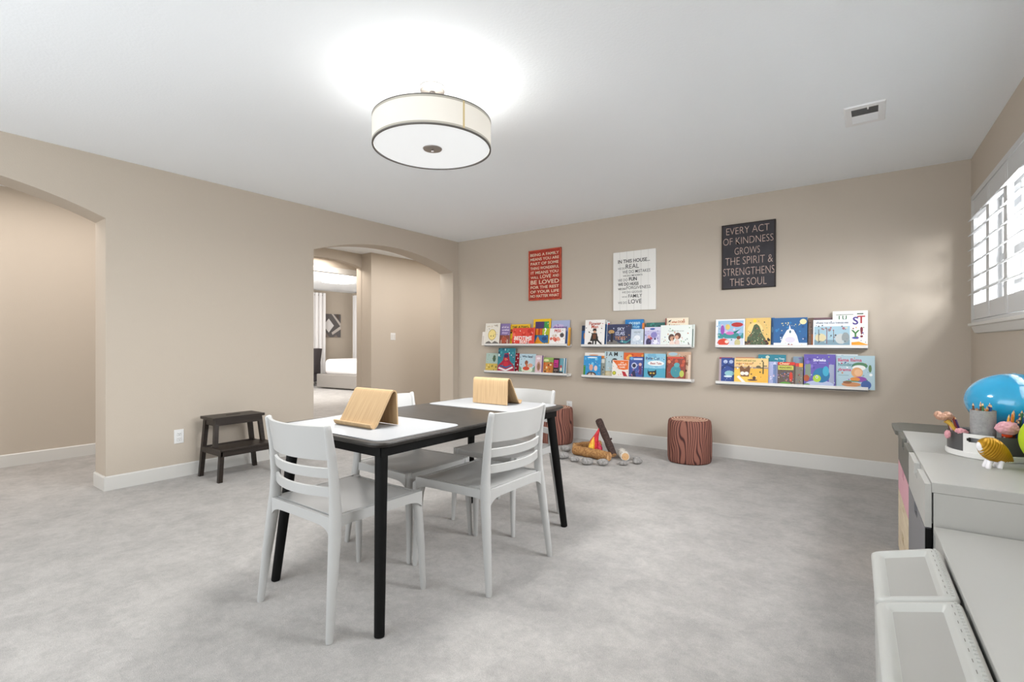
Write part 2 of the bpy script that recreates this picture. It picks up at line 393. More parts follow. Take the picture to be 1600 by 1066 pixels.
# ceiling vent
v = thing('ceiling_vent', 'white rectangular air vent with slats in the ceiling', 'vent', (-0.033, 3.72, H))
bm = bmesh.new(); x, y = 0.103, 0.158; ix, iy = 0.066, 0.112
ring = [(-x, -y, 0), (x, -y, 0), (x, y, 0), (-x, y, 0)]; r2 = [(-x+.006, -y+.006, -.008), (x-.006, -y+.006, -.008), (x-.006, y-.006, -.008), (-x+.006, y-.006, -.008)]
r3 = [(-ix, -iy, -.008), (ix, -iy, -.008), (ix, iy, -.008), (-ix, iy, -.008)]; r4 = [(-ix, -iy, -0.0005), (ix, -iy, -0.0005), (ix, iy, -0.0005), (-ix, iy, -0.0005)]
R_ = [[bm.verts.new(p) for p in r] for r in (ring, r2, r3, r4)]
for i in range(3):
    for k in range(4): bm.faces.new((R_[i][k], R_[i][(k+1) % 4], R_[i+1][(k+1) % 4], R_[i+1][k]))
VW = mat('vent_white', (0.85, 0.86, 0.87), 0.5); link('vent_frame', bm, VW, v)
bm = bmesh.new(); box(bm, -ix, ix, -iy, iy, -0.0015, -0.0004); link('duct_opening', bm, mat('vent_dark', (0.10, 0.10, 0.10), 0.8), v)
for half in (-1, 1):
    bm = bmesh.new()
    for k in range(9):
        yy = half*(0.008+k*0.0116)
        prism(bm, [(-ix, yy-0.003, -0.002), (-ix, yy-0.002, -0.002), (-ix, yy+half*0.0075, -0.0078), (-ix, yy+half*0.0062, -0.0080)], (2*ix, 0, 0))
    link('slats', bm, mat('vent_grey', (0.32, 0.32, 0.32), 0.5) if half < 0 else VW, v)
bm = bmesh.new(); box(bm, 0.012, 0.020, -0.128, -0.108, -0.018, -0.008); link('lever', bm, VW, v)

# ceiling lamp
LX, LY, LZ = -1.955, 1.93, 2.19
L_ = thing('ceiling_lamp', 'round white fabric drum ceiling lamp with glowing diffuser, above the table', 'lamp', (LX, LY, H))
zb = LZ-H
R0 = 0.322
SHADE = mat('linen_shade', (0.60, 0.58, 0.53), 0.8, emit=(1.0, 0.93, 0.82), es=0.24, bump=(300, 0.1))
bm = bmesh.new(); lathe(bm, [(R0, zb), (R0, zb+0.143), (R0-0.004, zb+0.143), (R0-0.004, zb)], 96, close=True); shade = link('lamp_shade', bm, SHADE, L_, True, 40)
bm = bmesh.new(); lathe(bm, [(R0+0.001, zb-0.003), (R0+0.001, zb+0.004), (R0-0.008, zb+0.004), (R0-0.008, zb-0.003)], 96, close=True)
lathe(bm, [(R0+0.001, zb+0.141), (R0+0.001, zb+0.147), (R0-0.006, zb+0.147), (R0-0.006, zb+0.141)], 96, close=True); link('rim', bm, mat('dark_nickel', (0.16, 0.15, 0.14), 0.4, 0.6), shade, True, 40)
bm = bmesh.new(); lathe(bm, [(R0+0.0008, zb+0.004), (R0+0.0008, zb+0.014), (R0+0.0002, zb+0.014), (R0+0.0002, zb+0.004)], 96, close=True)
lathe(bm, [(R0+0.0008, zb+0.131), (R0+0.0008, zb+0.141), (R0+0.0002, zb+0.141), (R0+0.0002, zb+0.131)], 96, close=True); link('hem_band', bm, mat('linen_hem', (0.36, 0.34, 0.29), 0.8, emit=(1.0, 0.93, 0.82), es=0.10), shade, True, 40)
bm = bmesh.new(); an = math.radians(-16)
for k in (0,):
    c, s = math.cos(an), math.sin(an); tv = Vector((-s, c, 0))
    p = Vector((c*(R0+0.0006), s*(R0+0.0006), zb+0.004)); prism(bm, [p-tv*0.005, p+tv*0.005, p+tv*0.005+Vector((0, 0, 0.137)), p-tv*0.005+Vector((0, 0, 0.137))], (c*0.0008, s*0.0008, 0))
link('seam', bm, mat('shade_seam', (0.50, 0.40, 0.20), 0.8, emit=(1.0, 0.8, 0.45), es=0.14), shade)
bm = bmesh.new(); lathe(bm, [(0, zb+0.002), (0.15, zb+0.001), (R0-0.012, zb+0.001), (R0-0.009, zb+0.004), (R0-0.012, zb+0.008), (0, zb+0.008)], 96)
link('diffuser', bm, mat('lamp_diffuser', (0.5, 0.51, 0.51), 0.35, emit=(0.97, 0.99, 1.0), es=0.43), L_, True, 40)
bm = bmesh.new(); lathe(bm, [(0, zb-0.006), (0.03, zb-0.007), (0.05, zb-0.004), (0.053, zb+0.0005), (0, zb+0.0005)], 40)
lathe(bm, [(0, zb-0.022), (0.007, zb-0.019), (0.009, zb-0.013), (0.006, zb-0.006), (0, zb-0.005)], 20); link('finial', bm, METAL, L_, True, 40)
bm = bmesh.new(); lathe(bm, [(0, 0), (0.068, 0), (0.068, -0.022), (0.06, -0.028), (0, -0.028)], 48); link('canopy', bm, METAL, L_, True, 40)
bm = bmesh.new(); lathe(bm, [(0, -0.028), (0.016, -0.03), (0.016, -0.045), (0.007, -0.05), (0.007, zb+0.01), (0, zb+0.01)], 20); link('stem', bm, METAL, L_, True, 40)
lamp('ceiling_lamp_bulb_glow', 'POINT', (LX, LY, H-0.215), 7, (1, 0.97, 0.93), 0.05)
lamp('ceiling_lamp_down_light', 'AREA', (LX, LY, LZ-0.03), 32, (1, 0.99, 0.975), 0.55)

# outlets and switch
def outlet(loc, rz, label):
    o = thing('wall_outlet', label, 'outlet', loc, rz)
    PLATE = mat('outlet_white', (0.74, 0.74, 0.73), 0.4); bm = bmesh.new(); box(bm, -0.036, 0.036, -0.006, 0, -0.058, 0.058, 0.003); link('cover_plate', bm, PLATE, o)
    for dz in (0.022, -0.022):
        bm = bmesh.new(); box(bm, -0.017, 0.017, -0.009, -0.004, dz-0.015, dz+0.015, 0.004); s = link('socket', bm, PLATE, o)
        bm = bmesh.new()
        for dx in (-0.006, 0.006): box(bm, dx-0.001, dx+0.001, -0.0095, -0.0085, dz-0.001, dz+0.008)
        box(bm, -0.002, 0.002, -0.0095, -0.0085, dz-0.010, dz-0.006); link('slot', bm, BLACK, s)
    return o
outlet((XL, 1.672, 0.338), PI/2, 'white electrical outlet low on the wall left of the dark step stool')
outlet((-2.895, YB, 0.37), 0, 'white electrical outlet on the wall just behind the stump pouf by the table')
o = thing('light_switch', 'white double light switch on the hallway wall seen through the arch', 'light switch', (XH, 5.325, 1.222), PI/2)
bm = bmesh.new(); box(bm, -0.05, 0.05, -0.006, 0, -0.058, 0.058, 0.003); link('cover_plate', bm, mat('outlet_white', (0.74, 0.74, 0.73), 0.4), o)
for dx in (-0.023, 0.023):
    bm = bmesh.new(); box(bm, dx-0.016, dx+0.016, -0.010, -0.005, -0.032, 0.032, 0.002); link('rocker', bm, TRIM, o)

# ============================================================= BEDROOM THINGS
bed = thing('bed', 'upholstered grey bed with white quilt in the far bedroom', 'bed', (-9.9, 7.98, 0), math.radians(6))
GF = mat('grey_upholstery', (0.27, 0.25, 0.23), 0.9, bump=(200, 0.3))
bm = bmesh.new(); box(bm, -1.25, 0.95, -0.92, 0.75, 0.03, 0.36, 0.02); link('bed_base', bm, GF, bed)
bm = bmesh.new(); box(bm, -1.08, 0.9, -0.84, 0.70, 0.34, 0.72, 0.10, 5); q = link('quilt', bm, mat('white_quilt', (0.80, 0.78, 0.78), 0.9, bump=(25, 0.5)), bed, True)
ch = thing('armchair', 'dark grey upholstered armchair beside the bed in the far bedroom', 'armchair', (-11.86, 6.92, 0), math.radians(-80))
DG = mat('charcoal_upholstery', (0.07, 0.06, 0.065), 0.9)
bm = bmesh.new(); box(bm, -0.36, 0.36, -0.38, 0.38, 0.12, 0.46, 0.05, 3); link('seat', bm, DG, ch)
bm = bmesh.new(); grid_solid(bm, lambda u, v: Vector(((u-.5)*0.76, 0.38+0.1*v-0.16*(2*u-1)**2, 0.36+0.62*v)), 14, 8, 0.09); link('backrest', bm, DG, ch, True, 60)
for s in (-1, 1):
    bm = bmesh.new(); box(bm, s*0.41-0.06, s*0.41+0.06, -0.34, 0.32, 0.14, 0.62, 0.04, 3); link('armrest', bm, DG, ch)
for sx in (-1, 1):
    for sy in (-1, 1):
        bm = bmesh.new(); tube(bm, [(sx*0.3, sy*0.3, 0), (sx*0.28, sy*0.28, 0.14)], [0.013, 0.02], 10); link('leg', bm, mat('pale_metal', (0.5, 0.5, 0.5), 0.3, 1.0), ch, True, 40)
def curtain(name, p, q, label, z0=0.03, z1=2.50, folds=6):
    p = Vector(p); q = Vector(q); d = (q-p); n = Vector((-d.y, d.x)).normalized()
    r = thing(name, label, 'curtain', (p.x, p.y, 0), 0, 'white bedroom curtains')
    bm = bmesh.new()
    grid_solid(bm, lambda u, v: Vector((d.x*u+n.x*0.05*math.sin(u*folds*2*PI)*(0.7+.3*v), d.y*u+n.y*0.05*math.sin(u*folds*2*PI)*(0.7+.3*v), z0+(z1-z0)*v)), folds*10, 6, 0.006)
    link('drape', bm, mat('sheer_white_cloth', (0.82, 0.81, 0.81), 0.9), r, True, 60)
    bm = bmesh.new()
    for k in range(folds):
        u = (k+0.25)/folds; c = Vector((d.x*u, d.y*u, z1-0.06)); tube(bm, [c+Vector((n.x*0.03, n.y*0.03, 0)), c+Vector((n.x*0.058, n.y*0.058, 0))], 0.018, 12)
    link('grommet', bm, METAL, r, True, 40)
    return r
curtain('curtain', (-12.30, 7.30), (-12.30, 8.0), 'white curtain left of the geometric picture in the far bedroom')
curtain('curtain', (-12.25, 8.86), (-11.2, 8.86), 'white curtain at the corner right of the picture in the far bedroom')
pic = thing('wall_picture', 'square picture of grey and brown chevrons with white diamond, far bedroom', 'picture', (-12.45, 8.27, 1.61), PI/2)
pm = [mat('picture_grey', (0.13, 0.12, 0.12), 0.7), flat('e6e4e4'), flat('8a7f78'), flat('5c4f48'), flat('c9c2bc')]
bm = bmesh.new(); box(bm, -0.30, 0.30, -0.03, 0, -0.33, 0.33); link('canvas', bm, pm, pic)
bm = bmesh.new()
def ppoly(pts, mi, dy): prism(bm, [(x*0.30, -0.030-dy, z*0.33) for x, z in pts], (0, -0.001, 0), mi)
ppoly([(-1, 1), (-.6, 1), (-1, .6)], 2, 0); ppoly([(-.3, 1), (0, 1), (.9, 0), (1, 0), (1, .2), (.2, 1), (-.3, 1)], 4, 0); ppoly([(.5, 1), (.8, 1), (.8, .5), (.5, .8)], 3, 0)
ppoly([(-1, -.5), (-.5, -1), (-.2, -1), (-1, -.2)], 2, 0); ppoly([(0, -.6), (1, -.0), (1, -.3), (.1, -.8)], 4, 0); ppoly([(.2, -1), (.5, -.8), (.7, -1)], 2, 0); ppoly([(-.9, -1), (-.75, -1), (-1, -.75)], 4, 0)
ppoly([(-.3, .6), (.25, 0.0), (-.3, -.6), (-.9, 0.0)], 1, 0.001)
link('picture_pattern', bm, pm, pic)
bl = thing('bedroom_ceiling_lamp', 'white drum ceiling lamp glowing in the far bedroom', 'lamp', (-8.95, 6.13, 2.585))
bm = bmesh.new(); lathe(bm, [(0, -0.20), (0.33, -0.20), (0.33, -0.08), (0, -0.08)], 48); link('lamp_shade', bm, mat('bedroom_lamp_glow', (0.9, 0.9, 0.9), 0.5, emit=(1, 0.97, 0.92), es=1.3), bl, True, 40)
bm = bmesh.new(); lathe(bm, [(0, -0.08), (0.06, -0.08), (0.06, 0), (0, 0)], 24); link('canopy', bm, METAL, bl, True, 40)
bm = bmesh.new(); lathe(bm, [(0, -0.225), (0.012, -0.215), (0.012, -0.2), (0, -0.2)], 16); link('finial', bm, METAL, bl, True, 40)
lamp('bedroom_lamp_light', 'POINT', (-9.0, 6.1, 2.2), 75, (1, 0.96, 0.92), 0.2)
# ============================================================= TABLE
TX, TY = -1.89, 1.91
tb = thing('dining_table', 'long black table with rounded corners and splayed round legs', 'table', (TX, TY, 0))
bm = bmesh.new(); hx, hy = 0.39, 0.71
outer = rrect(-hx, hx, -hy, hy, 0.06, 8)
def loop(pts, z): return [bm.verts.new((x, y, z)) for x, y in pts]
def inset(pts, d): return [(x*(1-d/hx), y*(1-d/hy)) for x, y in pts]
Ls = [loop(inset(outer, 0.006), 0.737), loop(inset(outer, 0.0015), 0.7355), loop(outer, 0.731), loop(outer, 0.727), loop(inset(outer, 0.022), 0.712), loop(inset(outer, 0.03), 0.711)]
for i in range(len(Ls)-1):
    for k in range(len(outer)): bm.faces.new((Ls[i][k], Ls[i][(k+1) % len(outer)], Ls[i+1][(k+1) % len(outer)], Ls[i+1][k]))
bm.faces.new(Ls[0]); bm.faces.new(Ls[-1][::-1]); link('tabletop', bm, TOPB, tb, True, 25)
bm = bmesh.new()
for s in (-1, 1):
    box(bm, -hx+0.05, hx-0.05, s*(hy-0.055)-0.01, s*(hy-0.055)+0.01, 0.672, 0.711); box(bm, s*(hx-0.055)-0.01, s*(hx-0.055)+0.01, -hy+0.05, hy-0.05, 0.672, 0.711)
link('frame', bm, BLACK, tb)
for sx in (-1, 1):
    for sy in (-1, 1):
        bm = bmesh.new(); tube(bm, [(sx*0.378, sy*0.698, 0), (sx*0.377, sy*0.697, 0.006), (sx*0.318, sy*0.640, 0.66), (sx*0.316, sy*0.638, 0.711)], [0.0185, 0.020, 0.0255, 0.0265], 24); lg = link('leg', bm, BLACK, tb, True, 40)
# placemats
MATM = mat('pale_grey_plastic_mat', (0.37, 0.38, 0.39), 0.45)
def placemat(x0, x1, y0, y1, label):
    bm = bmesh.new(); pts = rrect(x0-(x0+x1)/2, x1-(x0+x1)/2, y0-(y0+y1)/2, y1-(y0+y1)/2, 0.045, 8); prism(bm, [(x, y, 0.0) for x, y in pts], (0, 0, 0.003))
    o = link('placemat', bm, MATM); o.location = ((x0+x1)/2, (y0+y1)/2, 0.7371); return tag(o, label, 'placemat', 'placemats on the black table')
placemat(-2.235, -1.53, 1.225, 1.70, 'pale grey rounded placemat on the near end of the black table')
placemat(-2.25, -1.55, 2.17, 2.605, 'pale grey rounded placemat on the far end of the black table')
# tablet stands
def stand(loc, rz, label):
    """bent ply; y- is the slope side, x the width"""
    path = [(-0.098, 0.022), (-0.094, 0.010), (-0.088, 0.004), (-0.078, 0.003), (-0.070, 0.008), (-0.062, 0.016)]
    path += [(-0.062+(0.078)*k/8, 0.016+0.132*k/8) for k in range(1, 9)]
    path += [(0.022, 0.156), (0.030, 0.160), (0.039, 0.159), (0.045, 0.153), (0.048, 0.143)] + [(0.048+0.006*k/4, 0.143-0.14*k/4) for k in range(1, 5)]
    th = 0.0065; up_, dn = [], []
    for i, (y, z) in enumerate(path):
        a = Vector(path[max(i-1, 0)]); b = Vector(path[min(i+1, len(path)-1)]); t = (b-a).normalized(); n = Vector((-t.y, t.x))
        up_.append(Vector((y, z))+n*th/2); dn.append(Vector((y, z))-n*th/2)
    bm = bmesh.new(); w = 0.135
    A = [[bm.verts.new((s*w, p.x, p.y)) for p in side] for s in (-1, 1) for side in (up_, dn)]
    n_ = len(path)
    for i in range(n_-1):
        bm.faces.new((A[0][i], A[0][i+1], A[2][i+1], A[2][i])); bm.faces.new((A[1][i], A[3][i], A[3][i+1], A[1][i+1]))
        bm.faces.new((A[0][i], A[1][i], A[1][i+1], A[0][i+1])); bm.faces.new((A[2][i], A[2][i+1], A[3][i+1], A[3][i]))
    for i in (0, n_-1): bm.faces.new((A[0][i], A[2][i], A[3][i], A[1][i]))
    o = link('tablet_stand', bm, BAMBOO, None, True, 35); o.location = loc; o.rotation_euler = (0, 0, rz)
    return tag(o, label, 'tablet stand', 'bent wood tablet stands')
stand((-1.895, 1.462, 0.7405), 0, 'bent light wood tablet stand at the near end of the table, slope and lip showing')
stand((-1.905, 2.425, 0.7405), PI, 'bent light wood tablet stand at the far end of the table, upright back showing')

# ============================================================= CHAIRS
def make_chair(label):
    t = thing('dining_chair', label, 'chair', (0, 0, 0), 0, 'light grey plastic chairs around the black table')
    bm = bmesh.new()
    def seat_s(u, v):
        w = 0.205+0.022*v; x = (u-.5)*2*w; y = -0.195+0.425*v
        z = 0.452-0.013*(1-(2*u-1)**2)*math.sin(PI*min(1, v*0.95))-0.010*max(0, (v-0.86)/0.14)**2
        return Vector((x, y, z))
    grid_solid(bm, seat_s, 16, 18, 0.018)
    link('seat', bm, CHAIR, t, True, 50)
    bm = bmesh.new()  # skirt rails under the seat with flared ends into the legs
    for s in (-1, 1):
        pts = []
        grid_solid(bm, lambda u, v, s=s: Vector((s*(0.209+0.022*u), -0.215+0.445*u, 0.452-v*(0.040+0.030*abs(2*u-1)**9))), 28, 2, 0.016*s)
    grid_solid(bm, lambda u, v: Vector(((u-.5)*0.44, 0.232, 0.446-v*(0.034+0.030*abs(2*u-1)**9))), 28, 2, 0.014)
    grid_solid(bm, lambda u, v: Vector(((u-.5)*0.42, -0.206, 0.452-v*(0.040+0.030*abs(2*u-1)**9))), 28, 2, 0.014)
    link('seat_rail', bm, CHAIR, t, True, 50)
    for s in (-1, 1):
        bm = bmesh.new()
        tube(bm, [(s*0.236, 0.247, 0), (s*0.235, 0.246, 0.01), (s*0.228, 0.240, 0.2), (s*0.221, 0.228, 0.36), (s*0.216, 0.219, 0.42), (s*0.214, 0.217, 0.450)], [(0.011, 0.012), (0.012, 0.013), (0.016, 0.017), (0.020, 0.021), (0.023, 0.023), (0.018, 0.018)], 16, up=(1, 0, 0))
        link('leg', bm, CHAIR, t, True, 50)
        bm = bmesh.new()
        tube(bm, [(s*0.254, -0.246, 0), (s*0.253, -0.245, 0.01), (s*0.243, -0.228, 0.18), (s*0.228, -0.206, 0.38), (s*0.220, -0.198, 0.47), (s*0.215, -0.199, 0.56), (s*0.214, -0.210, 0.68), (s*0.216, -0.228, 0.785), (s*0.217, -0.232, 0.802), (s*0.217, -0.233, 0.806)],
             [(0.012, 0.014), (0.013, 0.015), (0.017, 0.020), (0.020, 0.026), (0.018, 0.026), (0.015, 0.022), (0.013, 0.019), (0.0115, 0.016), (0.0105, 0.014), (0.006, 0.009)], 16, up=(1, 0, 0))
        link('leg', bm, CHAIR, t, True, 50)
    def back(u, z0, z1, v, bow=0.052):
        z = z0+(z1-z0)*v; y = -0.199-0.036*max(0, (z-0.56)/0.24)**1.3 - bow*(1-(2*u-1)**2)
        return Vector(((u-.5)*0.428, y, z))
    for nm, z0, z1 in (('backrest', 0.668, 0.800), ('back_slat', 0.597, 0.635), ('back_slat', 0.524, 0.561)):
        bm = bmesh.new(); grid_solid(bm, lambda u, v: back(u, z0, z1, v), 24, 4, 0.011); link(nm, bm, CHAIR, t, True, 50)
    return t
ch0 = make_chair('light grey plastic chair at the near end of the black table, back to camera')
ch0.location = (-1.883, 1.322, 0); ch0.rotation_euler = (0, 0, math.radians(0))
dup(ch0, (-1.608, 1.944, 0), PI/2, 'light grey plastic chair on the right long side of the black table')
dup(ch0, (-2.140, 1.940, 0), -PI/2, 'light grey plastic chair on the left long side of the table, behind the near chair')
dup(ch0, (-1.905, 2.540, 0), PI, 'light grey plastic chair at the far end of the table, facing the camera')

# ============================================================= STEP STOOL
st = thing('step_stool', 'dark brown wooden two step stool against the left wall', 'step stool', (0, 0, 0))
X0, X1, Y0, Y1 = -4.56, -4.21, 1.80, 2.22
def plank(nm, x0, x1, y0, y1, z0, z1, bev=0.004):
    bm = bmesh.new(); box(bm, x0, x1, y0, y1, z0, z1, bev); return link(nm, bm, ESPRESSO, st)
bm = bmesh.new()  # top with a hand slot
xa, xb, ya, yb = -4.585, -4.345, 1.80, 2.225
so = rrect(-4.487, -4.453, 1.955, 2.075, 0.015, 4)
outp = [(xb, ya), (xb, yb), (xa, yb), (xa, ya)]
for z0, z1 in ((0.478, 0.5),):
    Tt = [bm.verts.new((x, y, z1)) for x, y in outp]; Bb = [bm.verts.new((x, y, z0)) for x, y in outp]
    St = [bm.verts.new((x, y, z1)) for x, y in so]; Sb = [bm.verts.new((x, y, z0)) for x, y in so]
    for i in range(4): bm.faces.new((Tt[i], Tt[(i+1) % 4], Bb[(i+1) % 4], Bb[i]))
    n = len(so)
    for i in range(n): bm.faces.new((St[i], Sb[i], Sb[(i+1) % n], St[(i+1) % n]))
    q = n//4
    for S_, O_ in ((St, Tt), (Sb, Bb)):
        for i in range(n):
            bm.faces.new((S_[i], S_[(i+1) % n], O_[i//q])) if (i % q) != q-1 else bm.faces.new((S_[i], S_[(i+1) % n], O_[((i//q)+1) % 4], O_[i//q]))
link('top_step', bm, ESPRESSO, st)
bm = bmesh.new(); box(bm, -4.365, -4.351, 1.825, 2.20, 0.432, 0.478); box(bm, -4.570, -4.556, 1.825, 2.20, 0.432, 0.478); box(bm, -4.565, -4.356, 1.822, 1.836, 0.432, 0.478); box(bm, -4.565, -4.356, 2.19, 2.204, 0.432, 0.478); link('apron', bm, ESPRESSO, st)
plank('lower_step', -4.415, -4.185, 1.79, 2.235, 0.243, 0.262)
bm = bmesh.new(); box(bm, -4.215, -4.200, 1.80, 2.225, 0.20, 0.243); box(bm, -4.56, -4.20, 1.797, 1.812, 0.205, 0.250); box(bm, -4.56, -4.20, 2.213, 2.228, 0.205, 0.250); box(bm, -4.56, -4.545, 1.80, 2.225, 0.205, 0.25); link('lower_rail', bm, ESPRESSO, st)
def leg4(bot, top, w=0.016, d=0.022):
    bm = bmesh.new(); b = Vector(bot); t = Vector(top)
    A = [bm.verts.new(b+Vector((sx*w, sy*w, 0))) for sx, sy in ((-1, -1), (1, -1), (1, 1), (-1, 1))]
    B = [bm.verts.new(t+Vector((sx*d, sy*w, 0))) for sx, sy in ((-1, -1), (1, -1), (1, 1), (-1, 1))]
    for i in range(4): bm.faces.new((A[i], A[(i+1) % 4], B[(i+1) % 4], B[i]))
    bm.faces.new(A[::-1]); bm.faces.new(B); link('leg', bm, ESPRESSO, st)
for y0, y1 in ((1.792, 1.836), (2.240, 2.190)):
    leg4((-4.555, y0, 0), (-4.555, y1, 0.478)); leg4((-4.205, y0, 0), (-4.225, (y0+y1)/2, 0.243), 0.016, 0.018); leg4((-4.345, (y0+y1)/2+0.002*(1 if y0 < 2 else -1), 0.205), (-4.372, y1, 0.478), 0.016, 0.018)

# ============================================================= STUMP POUFS
BARK = bark(); RING = rings('printed_rings', 'd9b49c', '8a5a48', 70)
def pouf(loc, rz, label, seed, R=0.190, h=0.40):
    rnd = random.Random(seed); ph = [rnd.uniform(0, 6.28) for _ in range(4)]
    t = thing('stump_pouf', label, 'pouf', loc, rz, 'printed tree stump poufs')
    def rad(a): return R*(1+0.02*math.sin(2*a+ph[0])+0.015*math.sin(3*a+ph[1])+0.01*math.sin(5*a+ph[2]))
    prof = [(0.0, 0.0), (0.88, 0.0), (0.955, 0.012), (0.99, 0.04), (1.02, 0.12), (1.03, 0.5), (1.01, 0.85), (0.985, 0.95), (0.955, 0.985), (0.90, 1.0)]
    bm = bmesh.new(); seg = 72; rs = []
    for k, (pr, pz) in enumerate(prof):
        if k == 0: rs.append([bm.verts.new((0, 0, 0))]); continue
        rs.append([bm.verts.new((rad(a)*pr*math.cos(a), rad(a)*pr*math.sin(a), h*pz)) for a in [2*PI*i/seg for i in range(seg)]])
    for i in range(len(rs)-1):
        A, B = rs[i], rs[i+1]
        for k in range(seg):
            bm.faces.new((A[0], B[(k+1) % seg], B[k]) if len(A) == 1 else (A[k], A[(k+1) % seg], B[(k+1) % seg], B[k]))
    bm.faces.new(rs[-1])
    link('bark_side', bm, BARK, t, True, 60)
    bm = bmesh.new(); z = h+0.001; c = bm.verts.new((0, 0, h+0.012)); jag = [rnd.uniform(0.83, 0.92) if i % 3 else rnd.uniform(0.93, 0.985) for i in range(36)]
    o1 = [bm.verts.new((rad(2*PI*i/36)*jag[i]*math.cos(2*PI*i/36), rad(2*PI*i/36)*jag[i]*math.sin(2*PI*i/36), h+0.0015-(0.012*max(0, (jag[i]-0.9)/0.085)))) for i in range(36)]
    m1 = [bm.verts.new((rad(0)*0.7*math.cos(2*PI*i/36), rad(0)*0.7*math.sin(2*PI*i/36), h+0.007)) for i in range(36)]
    for i in range(36):
        bm.faces.new((c, m1[i], m1[(i+1) % 36])); bm.faces.new((m1[i], o1[i], o1[(i+1) % 36], m1[(i+1) % 36]))
    link('ring_top', bm, RING, t, True, 60)
    return t
pouf((-1.392, 4.745, 0), 0.4, 'reddish brown tree stump pouf standing alone right of the toy campfire', 3)
pouf((-2.865, 4.755, 0), 2.0, 'reddish brown tree stump pouf partly hidden behind the black table corner', 8)

# ============================================================= TOY CAMPFIRE
def log(name, p, q, r, m, m_end, label, seed, knots=1):
    rnd = random.Random(seed); p = Vector(p); q = Vector(q); n = 14
    c = (p+q)/2
    t = thing(name, label, 'toy log', (c.x, c.y, 0))
    d = (q-p); pts = [p+d*i/n-Vector((c.x, c.y, 0)) for i in range(n+1)]
    rr = [r*(1+0.05*math.sin(i*1.3+seed)+rnd.uniform(-.02, .02)) for i in range(n+1)]; rr[0] *= 0.95; rr[-1] *= 0.95
    bm = bmesh.new(); tube(bm, pts, rr, 22, cap=True); link('bark', bm, m, t, True, 50)
    for e, s in ((0, -1), (n, 1)):
        bm = bmesh.new(); dd = d.normalized()*s; tube(bm, [pts[e]+dd*0.0005, pts[e]+dd*0.004], [rr[e]*0.86, rr[e]*0.8], 20); link('cut_end', bm, m_end, t, True, 40)
    for k in range(knots):
        u = rnd.uniform(0.35, 0.65); b = p+d*u-Vector((c.x, c.y, 0)); side = d.cross(Vector((0, 0, 1))).normalized()*(-1 if rnd.random() < .5 else 1)+Vector((0, 0, 0.5))
        bm = bmesh.new(); tube(bm, [b+side*r*0.6, b+side*r*1.25], [r*0.4, r*0.25], 12); link('knot', bm, m, t, True, 50)
    return t
BRK1 = wood('tan_bark', '8a5f38', 'b98d58', 'Y', 26, 0.9, 5, bump=0.3); BRK2 = wood('dark_bark', '2e221f', '54403a', 'Z', 40, 0.9, 1.5, bump=0.5); BRK3 = wood('birch_bark', '8f877c', 'e2ddd3', 'Z', 22, 0.9, 0.6, (0.36, 0.46))
CUT = rings('cut_wood', 'd2a878', 'a87c50', 160)
log('toy_log', (-2.40, 4.345, 0.048), (-1.995, 4.275, 0.048), 0.046, BRK1, CUT, 'tan plush log lying in front of the toy flame', 1)
log('toy_log', (-2.50, 4.52, 0.040), (-2.345, 4.80, 0.040), 0.037, BRK1, CUT, 'tan plush log behind and left of the toy flame', 2, 0)
log('toy_log', (-2.005, 4.40, 0.036), (-2.25, 4.58, 0.325), 0.036, BRK2, CUT, 'dark brown plush log leaning upright behind the toy flame', 3, 1)
log('toy_log', (-1.875, 4.375, 0.045), (-1.975, 4.52, 0.045), 0.044, BRK3, CUT, 'short white birch plush log right of the toy flame', 4, 0)
fl = thing('toy_flame', 'red and orange stuffed toy flame between the plush logs', 'toy flame', (-2.23, 4.44, 0), math.radians(36))
def flame(name, m, pts, rr):
    bm = bmesh.new(); tube(bm, pts, rr, 22, up=(1, 0.1, 0)); return link(name, bm, m, fl, True, 70)
def plush(n, a, b): return wood(n, a, b, 'Z', 18, 0.55, 1.5)
flame('flame_body', plush('flame_red', 'b3141f', 'e0303f'), [(0.018, 0.01, 0.012), (0.015, 0.01, 0.04), (0.0, 0.01, 0.09), (0.002, 0.01, 0.14), (0.022, 0.01, 0.19), (0.040, 0.01, 0.235), (0.048, 0.01, 0.268)], [(0.03, 0.02), (0.052, 0.036), (0.055, 0.038), (0.042, 0.032), (0.024, 0.02), (0.013, 0.011), (0.002, 0.002)])
flame('flame_tongue', plush('flame_yellow', 'e08a24', 'f3d048'), [(-0.028, -0.022, 0.02), (-0.032, -0.024, 0.05), (-0.032, -0.024, 0.09), (-0.022, -0.022, 0.13), (-0.012, -0.018, 0.165), (-0.008, -0.014, 0.185)], [(0.016, 0.012), (0.031, 0.022), (0.032, 0.022), (0.022, 0.016), (0.010, 0.008), (0.002, 0.002)])
flame('flame_tongue', plush('flame_crimson', 'a01030', 'e04060'), [(0.045, -0.022, 0.015), (0.050, -0.024, 0.04), (0.050, -0.024, 0.08), (0.042, -0.022, 0.115), (0.040, -0.018, 0.14)], [(0.016, 0.014), (0.028, 0.022), (0.026, 0.02), (0.014, 0.012), (0.002, 0.002)])
STONE = mat('speckled_grey_plush', (0.30, 0.29, 0.28), 0.95, var=(60, 0.35), bump=(80, 0.4))
ROCK = [(-2.540, 4.410, .052, 'stone behind the leftmost pair, nearest the left stump pouf'), (-2.40, 4.125, .058, 'large stone at the front left of the ring'), (-2.255, 4.08, .040, 'small upright stone before the left end of the front log'), (-2.108, 4.05, .055, 'wide stone in front of the middle of the front log'),
        (-1.975, 4.105, .049, 'stone before the right end of the front log'), (-1.830, 4.225, .041, 'stone just in front of the birch log'), (-1.745, 4.350, .041, 'rightmost stone of the ring'), (-1.80, 4.465, .036, 'stone half hidden behind the rightmost one by the birch log'), (-2.52, 4.215, .036, 'small stone at the far left end of the arc')]
